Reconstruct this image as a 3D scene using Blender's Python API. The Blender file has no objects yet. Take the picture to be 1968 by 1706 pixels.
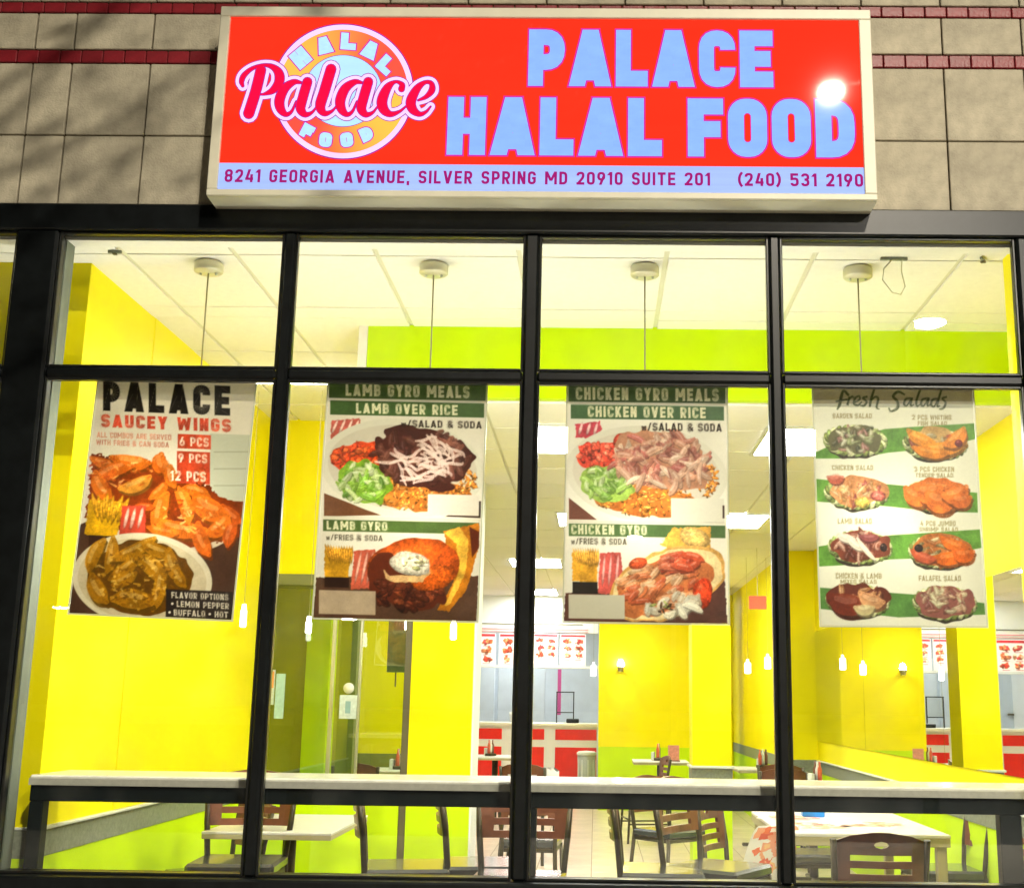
import bpy, math, random
import numpy as np
from mathutils import Vector, Matrix

# ------------------------------------------------------------------ camera, world, sun, exposure
S = bpy.context.scene
EYE = 1.38
cam_d = bpy.data.cameras.new("camera"); cam = bpy.data.objects.new("camera", cam_d)
S.collection.objects.link(cam); S.camera = cam
cam_d.sensor_fit = 'HORIZONTAL'; cam_d.sensor_width = 36.0
cam_d.lens = 2344.33 / 1968 * 36.0
cam_d.shift_x = -(1117.76 - 984) / 1968
cam_d.clip_start = 0.05; cam_d.clip_end = 400
_p, _y, _r = math.radians(11.894), math.radians(-0.7945), math.radians(0.7578)
_f = Vector((math.sin(_y) * math.cos(_p), math.cos(_y) * math.cos(_p), math.sin(_p)))
_ri = _f.cross(Vector((0, 0, 1))).normalized(); _u = _ri.cross(_f)
_R = _ri * math.cos(_r) + _u * math.sin(_r); _U = -_ri * math.sin(_r) + _u * math.cos(_r)
cam.matrix_world = Matrix(((_R.x, _U.x, -_f.x, 0), (_R.y, _U.y, -_f.y, 0), (_R.z, _U.z, -_f.z, EYE), (0, 0, 0, 1)))

W = bpy.data.worlds.new("World"); S.world = W; W.use_nodes = True
_n = W.node_tree.nodes; _bg = _n["Background"]; _bg.inputs[1].default_value = 0.0006
_sky = _n.new("ShaderNodeTexSky"); _sky.sky_type = 'NISHITA'; _sky.sun_disc = False
_sky.sun_elevation = math.radians(4); _sky.sun_rotation = math.radians(200)
W.node_tree.links.new(_sky.outputs[0], _bg.inputs[0])
_sd = bpy.data.lights.new("moon", 'SUN'); _sd.energy = 0.01; _sd.angle = math.radians(0.5); _sd.color = (.8, .88, 1)
_so = bpy.data.objects.new("moon", _sd); S.collection.objects.link(_so); _so.rotation_euler = (math.radians(50), 0, math.radians(20))
S.view_settings.view_transform = 'Standard'; S.view_settings.look = 'None'
S.view_settings.exposure = 0.0; S.view_settings.gamma = 1.0; S.view_settings.use_curve_mapping = False
S.cycles.use_denoising = True; S.cycles.max_bounces = 10; S.cycles.diffuse_bounces = 6
S.cycles.transparent_max_bounces = 16; S.cycles.sample_clamp_indirect = 8.0; S.cycles.caustics_reflective = False; S.cycles.caustics_refractive = False

rnd = random.Random(7)
COL = S.collection

# ------------------------------------------------------------------ helpers
def lin(r, g, b):
    f = lambda c: (c / 255 / 12.92) if c / 255 <= .04045 else ((c / 255 + .055) / 1.055) ** 2.4
    return (f(r), f(g), f(b))

def mat(name, col, rough=.5, metal=0., var=.0, scale=8., bump=0., bscale=60., emit=None, es=0., spec=.5, coat=0., var_col=None, objvar=0.):
    m = bpy.data.materials.new(name); m.use_nodes = True
    nt = m.node_tree; N = nt.nodes; L = nt.links; b = N["Principled BSDF"]
    b.inputs["Base Color"].default_value = (*col, 1); b.inputs["Roughness"].default_value = rough
    b.inputs["Metallic"].default_value = metal; b.inputs["Specular IOR Level"].default_value = spec
    if coat: b.inputs["Coat Weight"].default_value = coat; b.inputs["Coat Roughness"].default_value = .05
    if emit: b.inputs["Emission Color"].default_value = (*emit, 1); b.inputs["Emission Strength"].default_value = es
    tc = N.new("ShaderNodeTexCoord")
    last = None
    if var or var_col:
        nz = N.new("ShaderNodeTexNoise"); nz.inputs["Scale"].default_value = scale; nz.inputs["Detail"].default_value = 6
        nz.inputs["Roughness"].default_value = .65
        L.new(tc.outputs["Object"], nz.inputs["Vector"])
        mx = N.new("ShaderNodeMix"); mx.data_type = 'RGBA'
        rp = N.new("ShaderNodeMapRange"); rp.inputs[1].default_value = .3; rp.inputs[2].default_value = .7
        L.new(nz.outputs[0], rp.inputs[0]); L.new(rp.outputs[0], mx.inputs[0])
        c2 = var_col or tuple(max(0, c * (1 - var)) for c in col)
        mx.inputs[6].default_value = (*c2, 1); mx.inputs[7].default_value = (*[min(1, c * (1 + var * .6)) for c in col], 1)
        last = mx.outputs[2]
    if objvar:
        oi = N.new("ShaderNodeObjectInfo"); mr = N.new("ShaderNodeMapRange")
        mr.inputs[3].default_value = 1 - objvar; mr.inputs[4].default_value = 1 + objvar
        L.new(oi.outputs["Random"], mr.inputs[0])
        vm = N.new("ShaderNodeVectorMath"); vm.operation = 'SCALE'
        if last: L.new(last, vm.inputs[0])
        else: vm.inputs[0].default_value = col
        L.new(mr.outputs[0], vm.inputs[3]); last = vm.outputs[0]
    if last: L.new(last, b.inputs["Base Color"])
    if bump:
        nb = N.new("ShaderNodeTexNoise"); nb.inputs["Scale"].default_value = bscale; nb.inputs["Detail"].default_value = 5
        L.new(tc.outputs["Object"], nb.inputs["Vector"])
        bp = N.new("ShaderNodeBump"); bp.inputs["Strength"].default_value = bump; bp.inputs["Distance"].default_value = .01
        L.new(nb.outputs[0], bp.inputs["Height"]); L.new(bp.outputs[0], b.inputs["Normal"])
    return m

def glass_mat(name, tint=(1, 1, 1), base=.04, rough=.0, dirt=0.):
    m = bpy.data.materials.new(name); m.use_nodes = True
    nt = m.node_tree; N = nt.nodes; L = nt.links; N.remove(N["Principled BSDF"])
    lw = N.new("ShaderNodeLayerWeight"); lw.inputs[0].default_value = .5
    pw = N.new("ShaderNodeMath"); pw.operation = 'POWER'; pw.inputs[1].default_value = 5; L.new(lw.outputs["Facing"], pw.inputs[0])
    ma = N.new("ShaderNodeMath"); ma.operation = 'MULTIPLY_ADD'; ma.inputs[1].default_value = 1 - base; ma.inputs[2].default_value = base
    L.new(pw.outputs[0], ma.inputs[0])
    tr = N.new("ShaderNodeBsdfTransparent"); tr.inputs[0].default_value = (*tint, 1)
    gl = N.new("ShaderNodeBsdfGlossy"); gl.inputs["Roughness"].default_value = rough
    mx = N.new("ShaderNodeMixShader"); L.new(ma.outputs[0], mx.inputs[0]); L.new(tr.outputs[0], mx.inputs[1]); L.new(gl.outputs[0], mx.inputs[2])
    out = mx.outputs[0]
    if dirt:
        tc = N.new("ShaderNodeTexCoord"); nz = N.new("ShaderNodeTexNoise"); nz.inputs["Scale"].default_value = 3.; nz.inputs["Detail"].default_value = 8
        L.new(tc.outputs["Object"], nz.inputs["Vector"])
        mr = N.new("ShaderNodeMapRange"); mr.inputs[1].default_value = .5; mr.inputs[2].default_value = .8; mr.inputs[4].default_value = dirt
        L.new(nz.outputs[0], mr.inputs[0]); df = N.new("ShaderNodeBsdfDiffuse"); df.inputs[0].default_value = (.6, .6, .55, 1)
        m2 = N.new("ShaderNodeMixShader"); L.new(mr.outputs[0], m2.inputs[0]); L.new(out, m2.inputs[1]); L.new(df.outputs[0], m2.inputs[2]); out = m2.outputs[0]
    L.new(out, N["Material Output"].inputs[0]); return m

class MB:
    """collects shapes; build() links them as one mesh object"""
    def __init__(s): s.v = []; s.f = []; s.sm = []
    def add(s, vs, fs, smooth=False):
        o = len(s.v); s.v += [tuple(v) for v in vs]; s.f += [tuple(i + o for i in f) for f in fs]; s.sm += [smooth] * len(fs); return s
    def box(s, x0, x1, y0, y1, z0, z1, b=0.):
        if b <= 0:
            vs = [(x, y, z) for x in (x0, x1) for y in (y0, y1) for z in (z0, z1)]
            return s.add(vs, [(0, 1, 3, 2), (4, 6, 7, 5), (0, 4, 5, 1), (2, 3, 7, 6), (0, 2, 6, 4), (1, 5, 7, 3)])
        c = ((x0 + x1) / 2, (y0 + y1) / 2, (z0 + z1) / 2); h = ((x1 - x0) / 2, (y1 - y0) / 2, (z1 - z0) / 2)
        b = min(b, *(k * .49 for k in h))
        vs = []; idx = {}
        for sx in (-1, 1):
            for sy in (-1, 1):
                for sz in (-1, 1):
                    for ax in range(3):
                        d = [h[0] - b, h[1] - b, h[2] - b]; d[ax] = h[ax]
                        idx[(sx, sy, sz, ax)] = len(vs); vs.append((c[0] + sx * d[0], c[1] + sy * d[1], c[2] + sz * d[2]))
        fs = []
        def q(*k):
            pts = [Vector(vs[i]) for i in k]; n = (pts[1] - pts[0]).cross(pts[2] - pts[0]); m = sum(pts, Vector()) / len(pts) - Vector(c)
            fs.append(tuple(k) if n.dot(m) > 0 else tuple(reversed(k)))
        for ax in range(3):
            a, d = [i for i in range(3) if i != ax]
            for sg in (-1, 1):
                def key(sa, sd):
                    k = [0, 0, 0]; k[ax] = sg; k[a] = sa; k[d] = sd; return idx[(*k, ax)]
                q(key(-1, -1), key(1, -1), key(1, 1), key(-1, 1))
        for ax in range(3):
            a, d = [i for i in range(3) if i != ax]
            for sa in (-1, 1):
                for sd in (-1, 1):
                    def k2(sg, which):
                        k = [0, 0, 0]; k[ax] = sg; k[a] = sa; k[d] = sd; return idx[(*k, which)]
                    q(k2(-1, a), k2(1, a), k2(1, d), k2(-1, d))
        for sx in (-1, 1):
            for sy in (-1, 1):
                for sz in (-1, 1): q(idx[(sx, sy, sz, 0)], idx[(sx, sy, sz, 1)], idx[(sx, sy, sz, 2)])
        return s.add(vs, fs)
    def tube(s, pts, r, n=8, r2=None, caps=True):
        pts = [Vector(p) for p in pts]; k = len(pts); vs = []; fs = []
        for i, p in enumerate(pts):
            t = (pts[min(i + 1, k - 1)] - pts[max(i - 1, 0)]).normalized()
            a = t.cross(Vector((0, 0, 1))) if abs(t.z) < .95 else t.cross(Vector((1, 0, 0))); a.normalize(); b = t.cross(a)
            rr = r if r2 is None else r + (r2 - r) * i / (k - 1)
            for j in range(n):
                an = 2 * math.pi * j / n; vs.append(p + a * math.cos(an) * rr + b * math.sin(an) * rr)
        for i in range(k - 1):
            for j in range(n): fs.append((i * n + j, (i + 1) * n + j, (i + 1) * n + (j + 1) % n, i * n + (j + 1) % n))
        s.add(vs, fs, True)
        if caps:
            o = len(s.v) - len(vs); s.f.append(tuple(o + j for j in range(n))); s.f.append(tuple(o + (k - 1) * n + n - 1 - j for j in range(n))); s.sm += [False, False]
        return s
    def lathe(s, prof, n=20, c=(0, 0, 0), axis='z'):
        vs = []; fs = []
        for (r, h) in prof:
            for j in range(n):
                a = 2 * math.pi * j / n
                vs.append((c[0] + r * math.cos(a), c[1] + r * math.sin(a), c[2] + h) if axis == 'z' else (c[0] + r * math.cos(a), c[1] + h, c[2] + r * math.sin(a)))
        for i in range(len(prof) - 1):
            for j in range(n): fs.append((i * n + j, i * n + (j + 1) % n, (i + 1) * n + (j + 1) % n, (i + 1) * n + j))
        return s.add(vs, fs, True)
    def poly(s, pts): return s.add(pts, [tuple(range(len(pts)))])
    def build(s, name, m, parent=None):
        me = bpy.data.meshes.new(name); me.from_pydata(s.v, [], s.f); me.update()
        me.polygons.foreach_set("use_smooth", s.sm); me.materials.append(m)
        o = bpy.data.objects.new(name, me); COL.objects.link(o)
        if parent: o.parent = parent
        return o

def tag(o, label=None, cat=None, group=None, kind=None):
    if label: o["label"] = label
    if cat: o["category"] = cat
    if group: o["group"] = group
    if kind: o["kind"] = kind
    return o

def thing(name, label, cat, loc=(0, 0, 0), rz=0., group=None):
    o = bpy.data.objects.new(name, None); COL.objects.link(o); o.location = loc; o.rotation_euler = (0, 0, rz)
    o.empty_display_size = .1
    return tag(o, label, cat, group)

def bx(name, m, x0, x1, y0, y1, z0, z1, parent=None, b=0.):
    """a box object whose origin sits at its own centre"""
    c = Vector(((x0 + x1) / 2, (y0 + y1) / 2, (z0 + z1) / 2))
    o = MB().box(x0 - c.x, x1 - c.x, y0 - c.y, y1 - c.y, z0 - c.z, z1 - c.z, b).build(name, m, parent); o.location = c; return o

def copy_tree(o, parent=None):
    c = o.copy(); COL.objects.link(c)
    if parent: c.parent = parent
    for ch in list(o.children): copy_tree(ch, c)
    return c

_shared = {}
def piece(name, m, cx, cy, cz, dx, dy, dz, parent, b=.0, rot=None):
    """alike pieces share mesh data"""
    k = (name, m.name, round(dx, 4), round(dy, 4), round(dz, 4), b)
    if k not in _shared:
        o = MB().box(-dx / 2, dx / 2, -dy / 2, dy / 2, -dz / 2, dz / 2, b).build(name, m, parent); _shared[k] = o.data
    else:
        o = bpy.data.objects.new(name, _shared[k]); COL.objects.link(o); o.parent = parent
    o.location = (cx, cy, cz)
    if rot: o.rotation_euler = rot
    return o

# ------------------------------------------------------------------ stroke lettering (flat, facing -Y; x right, z up)
def _round(path, closed=False):
    out = []; n = len(path)
    for i, (x, y, r) in enumerate(path):
        if r <= 0 or (not closed and i in (0, n - 1)): out.append((x, y)); continue
        p = np.array((x, y)); a = np.array(path[i - 1][:2]); b = np.array(path[(i + 1) % n][:2])
        da = a - p; db = b - p; la = np.hypot(*da); lb = np.hypot(*db); ea = 1. if (not closed and i == 1) else .5; eb = 1. if (not closed and i == n - 2) else .5; d = min(r, la * ea, lb * eb)
        pa = p + da / la * d; pb = p + db / lb * d
        for t in np.linspace(0, 1, 6): out.append(tuple((1 - t) ** 2 * pa + 2 * t * (1 - t) * p + t * t * pb))
    return out

def ribbon(path, t, closed=False, ext=0.):
    P = []
    for p in path:
        if not P or np.hypot(*(np.array(p, float) - P[-1])) > 1e-4: P.append(np.array(p, float))
    if closed and np.hypot(*(P[0] - P[-1])) < 1e-4: P = P[:-1]
    n = len(P); L = []; Rr = []
    for i in range(n):
        if closed: a = P[i - 1]; b = P[(i + 1) % n]
        else: a = P[max(i - 1, 0)]; b = P[min(i + 1, n - 1)]
        d1 = P[i] - a; d2 = b - P[i]
        if not closed and i == 0: d1 = d2
        if not closed and i == n - 1: d2 = d1
        d1 = d1 / (np.hypot(*d1) + 1e-9); d2 = d2 / (np.hypot(*d2) + 1e-9)
        n1 = np.array((-d1[1], d1[0])); n2 = np.array((-d2[1], d2[0])); m = n1 + n2; ml = np.hypot(*m)
        m = n1 if ml < 1e-3 else m / ml; k = 1 / max(.45, m.dot(n1))
        q = P[i].copy()
        if not closed and ext:
            if i == 0: q = q - d1 * ext
            if i == n - 1: q = q + d2 * ext
        L.append(q + m * k * t / 2); Rr.append(q - m * k * t / 2)
    qs = []
    for i in range(n - 1 + (1 if closed else 0)):
        j = (i + 1) % n; qs.append((L[i], L[j], Rr[j], Rr[i]))
    return qs

GW = {'I': 0, 'M': .86, 'W': .95, ' ': .32, ',': 0, '.': 0, '(': .3, ')': .3, '/': .45, '1': .34, '&': .62, 'w': .6, '-': .4, '!': 0, 'L': .5, 'F': .53, 'E': .53, 'J': .5, 'T': .58, '*': .3, 'A': .68, 'V': .66, 'Y': .64}
def rrect(x0, y0, x1, y1, q):
    o = []
    for cx, cy, a0 in ((x1 - q, y1 - q, 0), (x0 + q, y1 - q, 90), (x0 + q, y0 + q, 180), (x1 - q, y0 + q, 270)):
        for k in range(7): o.append(np.array((cx + q * math.cos(math.radians(a0 + 15 * k)), cy + q * math.sin(math.radians(a0 + 15 * k)))))
    return o

def stroke_quads(k, t, g_=0.):
    if k[0] == 'R': return ribbon(k[1], t + 2 * g_, k[2], ext=g_)
    if k[0] == 'Q':
        o = k[1]; i = k[2]; A = rrect(o[0] - g_, o[1] - g_, o[2] + g_, o[3] + g_, o[4] + g_); B = rrect(i[0] + g_ * .5, i[1] + g_ * .5, i[2] - g_ * .5, i[3] - g_ * .5, max(.004, i[4] - g_ * .5))
        n = len(A); return [(A[j], A[(j + 1) % n], B[(j + 1) % n], B[j]) for j in range(n)]
    (ax, ay), (bx_, by) = k[1], k[2]; hw = k[3] / 2 + g_ * 1.15; sl = (bx_ - ax) / max(1e-6, by - ay)
    ax -= sl * g_; bx_ += sl * g_; ay -= g_; by += g_
    return [(np.array((ax - hw, ay)), np.array((ax + hw, ay)), np.array((bx_ + hw, by)), np.array((bx_ - hw, by)))]

def glyph(ch, t, r=.16, gw=1.):
    """returns (width, list of strokes); stroke = ('R',path,closed) or ('H',p0,p1,hw)"""
    w = GW.get(ch, .58) * gw
    if ch in 'I,.!': w = t
    elif ch not in ' ()*': w = max(w, t * 2.15 if ch not in '1' else t * 1.6)
    l = t / 2; R = w - t / 2; B = t / 2; T = 1 - t / 2; M = .5; c = w / 2; h = t * 1.08; S_ = []
    a = lambda *p, closed=False: S_.append(('R', _round([(q + (0,))[:3] for q in p], closed), closed))
    d = lambda p0, p1, hw=None: S_.append(('H', p0, p1, hw or h))
    r = min(r + t * .4, .34)
    if ch == 'A': d((h / 2, 0), (c, 1)); d((w - h / 2, 0), (c, 1)); a((h * .6, .24), (w - h * .6, .24))
    elif ch == 'B': a((l, 0), (l, 1)); a((l, T), (R * .96, T, r), (R * .96, M + .02, r), (l, M + .02)); a((l, M + .02), (R, M + .02, r), (R, B, r), (l, B))
    elif ch in 'O0' and t > .25:
        ro = min(.3, w * .46); ri = max(.02, ro - t * .85)
        hw_ = max(.02, (w - 2 * t) / 2); S_.append(('Q', (0, 0, w, 1, ro), (t, t * .9, w - t, 1 - t * .9, min(hw_ * .98, .1))))
    elif ch == 'C': a((R, .66), (R, T, r), (l, T, r), (l, B, r), (R, B, r), (R, .34))
    elif ch == 'D': a((l, 0), (l, 1)); a((l, T), (R, T, r), (R, B, r), (l, B))
    elif ch == 'E': a((l, 0), (l, 1)); a((l, T), (w, T)); a((l, M), (w * .93, M)); a((l, B), (w, B))
    elif ch == 'F': a((l, 0), (l, 1)); a((l, T), (w, T)); a((l, M - .03), (w * .92, M - .03))
    elif ch == 'G': a((R, .68), (R, T, r), (l, T, r), (l, B, r), (R, B, r), (R, .48), (w * .52, .48))
    elif ch == 'H': a((l, 0), (l, 1)); a((R, 0), (R, 1)); a((l, M), (R, M))
    elif ch == 'I': a((l, 0), (l, 1))
    elif ch == 'J': a((R, 1), (R, B, r), (l, B, r), (l, .3))
    elif ch == 'K': a((l, 0), (l, 1)); d((l + t * .3, .42), (w - h / 2, 1)); d((w - h / 2, 0), (w * .42, .56))
    elif ch == 'L': a((l, 0), (l, 1)); a((l, B), (w, B))
    elif ch == 'M': a((l, 0), (l, 1)); a((R, 0), (R, 1)); d((c, .28), (l + .01, 1)); d((c, .28), (R - .01, 1))
    elif ch == 'N': a((l, 0), (l, 1)); a((R, 0), (R, 1)); d((R, 0), (l, 1))
    elif ch in 'O0': a((l, T, r), (R, T, r), (R, B, r), (l, B, r), closed=True)
    elif ch == 'Q': a((l, T, r), (R, T, r), (R, B, r), (l, B, r), closed=True); d((w, -.06), (c, .25))
    elif ch == 'P': a((l, 0), (l, 1)); a((l, T), (R, T, r), (R, .42, r), (l, .42))
    elif ch == 'R': a((l, 0), (l, 1)); a((l, T), (R, T, r), (R, .45, r), (l, .45)); d((w - h / 2, 0), (c, .45))
    elif ch == 'S': a((R, .72), (R, T, r), (l, T, r), (l, M, r), (R, M, r), (R, B, r), (l, B, r), (l, .28))
    elif ch == 'T': a((c, 0), (c, 1)); a((0, T), (w, T))
    elif ch == 'U': a((l, 1), (l, B, r), (R, B, r), (R, 1))
    elif ch == 'V': d((c, 0), (h / 2, 1)); d((c, 0), (w - h / 2, 1))
    elif ch == 'W': d((w * .27, 0), (h / 2, 1), h * .9); d((w * .27, 0), (c, .9), h * .8); d((w * .73, 0), (c, .9), h * .8); d((w * .73, 0), (w - h / 2, 1), h * .9)
    elif ch == 'X': d((h / 2, 0), (w - h / 2, 1)); d((w - h / 2, 0), (h / 2, 1))
    elif ch == 'Y': a((c, 0), (c, .45)); d((c, .4), (h / 2, 1)); d((c, .4), (w - h / 2, 1))
    elif ch == 'Z': a((0, T), (w, T)); a((0, B), (w, B)); d((h / 2, B), (w - h / 2, T))
    elif ch == '1': a((R, 0), (R, 1)); d((l * .5, .74), (R - t * .1, .97))
    elif ch == '2': a((l, .7), (l, T, r), (R, T, r), (R, .58, r * .6), (l + t * .15, B)); a((0, B), (w, B))
    elif ch == '3': a((l, .74), (l, T, r), (R, T, r), (R, M + .02, r), (w * .4, M + .02)); a((w * .4, M + .02), (R, M + .02, r), (R, B, r), (l, B, r), (l, .26))
    elif ch == '4': a((w * .78, 0), (w * .78, .62)); a((0, .22 + t / 4), (w, .22 + t / 4)); d((h * .5, .25), (w * .5, 1))
    elif ch == '5': a((w * .95, T), (l, T), (l, .56), (R, .6, r), (R, B, r), (l, B, r), (l, .26))
    elif ch == '6': a((l, .58, r), (R, .58, r), (R, B, r), (l, B, r), closed=True); d((l + .02, .34), (w * .62, 1))
    elif ch == '7': a((0, T), (w, T)); d((w * .3, 0), (w - h / 2, T))
    elif ch == '8': a((l, T, r), (R, T, r), (R, M + .02, r), (l, M + .02, r), closed=True); a((l, M + .02, r), (R, M + .02, r), (R, B, r), (l, B, r), closed=True)
    elif ch == '9': a((l, T, r), (R, T, r), (R, .42, r), (l, .42, r), closed=True); d((w * .38, 0), (R - .02, .66))
    elif ch == '&': a((w, .05), (w * .2, .62, .1), (w * .25, T, r), (w * .68, T, r), (w * .66, .62, r), (l, .36, r), (l, B, r), (w * .6, B, r), (w * .95, .45))
    elif ch == '(': a((w, 1.05), (l, .8, .3), (l, .2, .3), (w, -.05))
    elif ch == ')': a((0, 1.05), (R, .8, .3), (R, .2, .3), (0, -.05))
    elif ch == ',': a((l, -.14), (l, t))
    elif ch == '.': a((l, 0), (l, t))
    elif ch == '!': a((l, 0), (l, t)); a((l, t * 1.6), (l, 1))
    elif ch == '/': d((h * .4, 0), (w - h * .4, 1), h * .8)
    elif ch == '-': a((0, .45), (w, .45))
    elif ch == '*': a((0, .5), (w, .5))
    elif ch == 'w': d((w * .27, 0), (h * .4, .6), h * .7); d((w * .27, 0), (c, .55), h * .7); d((w * .73, 0), (c, .55), h * .7); d((w * .73, 0), (w - h * .4, .6), h * .7)
    return w, S_

class Flat:
    """flat print on a plane: strokes lifted a tenth of a millimetre over each other"""
    def __init__(s, y0=0.): s.mb = MB(); s.k = 0; s.y0 = y0
    def quads(s, qs):
        y = s.y0 - .00004 * (s.k % 6); s.k += 1
        vs = []; fs = []
        for q in qs:
            o = len(vs); vs += [(p[0], y, p[1]) for p in q]; fs.append((o, o + 1, o + 2, o + 3))
        s.mb.add(vs, fs)
    def text(s, txt, x0, z0, hgt, width, t=.16, gap=.16, grow=0., fn=None, gw=1.):
        gl = [glyph(c, t, gw=gw) for c in txt]
        nat = sum(g[0] for g in gl) + gap * (len(gl) - 1); sx = width / nat if width else hgt
        x = x0; g_ = grow / hgt
        for ch, (w, st) in zip(txt, gl):
            for k in st:
                qs = stroke_quads(k, t, g_)
                qs = [[(x + p[0] * sx, z0 + p[1] * hgt) for p in q] for q in qs]
                if fn: qs = [[fn(*p) for p in q] for q in qs]
                s.quads(qs)
            x += (w + gap) * sx
    def brush(s, pts, fn=lambda x, y: (x, y), grow=0., scale=1., n=9):
        """smooth variable-width stroke; pts (x, y, width)"""
        P = [np.array(p, float) for p in pts]; P = [2 * P[0] - P[1]] + P + [2 * P[-1] - P[-2]]; Q = []
        for i in range(1, len(P) - 2):
            for t in np.linspace(0, 1, n, endpoint=(i == len(P) - 3)):
                a, b, c, d = P[i - 1:i + 3]
                Q.append(.5 * ((2 * b) + (-a + c) * t + (2 * a - 5 * b + 4 * c - d) * t * t + (-a + 3 * b - 3 * c + d) * t ** 3))
        Q = np.array(Q); ws = np.maximum(Q[:, 2], 6) + 2 * grow
        d = np.gradient(Q[:, :2], axis=0); d /= np.hypot(d[:, 0], d[:, 1])[:, None] + 1e-9; nn = np.stack([-d[:, 1], d[:, 0]], 1)
        Lp = Q[:, :2] + nn * ws[:, None] / 2; Rp = Q[:, :2] - nn * ws[:, None] / 2
        qs = [[fn(*Lp[i]), fn(*Lp[i + 1]), fn(*Rp[i + 1]), fn(*Rp[i])] for i in range(len(Q) - 1)]
        for e, w_ in ((Q[0], ws[0]), (Q[-1], ws[-1])):   # round ends
            if w_ > 14:
                pts_ = [(e[0] + math.cos(a) * w_ / 2, e[1] + math.sin(a) * w_ / 2) for a in np.linspace(0, 2 * math.pi, 13)]
                qs += [[fn(e[0], e[1]), fn(*pts_[i]), fn(*pts_[i + 1]), fn(e[0], e[1])] for i in range(12)]
        y = s.y0 - .00004 * (s.k % 6); s.k += 1
        vs = []; fs = []
        for q in qs:
            o = len(vs); vs += [(p[0], y, p[1]) for p in q]
            if q[0] == q[3]: fs.append((o, o + 1, o + 2))
            else: fs.append((o, o + 1, o + 2, o + 3))
        s.mb.add(vs, fs)
    def rect(s, x0, x1, z0, z1, fn=None):
        q = [(x0, z0), (x1, z0), (x1, z1), (x0, z1)]
        s.quads([[fn(*p) for p in q] if fn else q])
    def build(s, name, m, parent): return s.mb.build(name, m, parent)

# ------------------------------------------------------------------ printed pictures, painted as point colours
def smooth_noise(h, w, cell, seed):
    g = np.random.RandomState(seed).rand(int(h / cell) + 3, int(w / cell) + 3)
    yy, xx = np.mgrid[0:h, 0:w] / cell; y0 = yy.astype(int); x0 = xx.astype(int); fy = yy - y0; fx = xx - x0
    fy = fy * fy * (3 - 2 * fy); fx = fx * fx * (3 - 2 * fx)
    return (g[y0, x0] * (1 - fx) + g[y0, x0 + 1] * fx) * (1 - fy) + (g[y0 + 1, x0] * (1 - fx) + g[y0 + 1, x0 + 1] * fx) * fy

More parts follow.
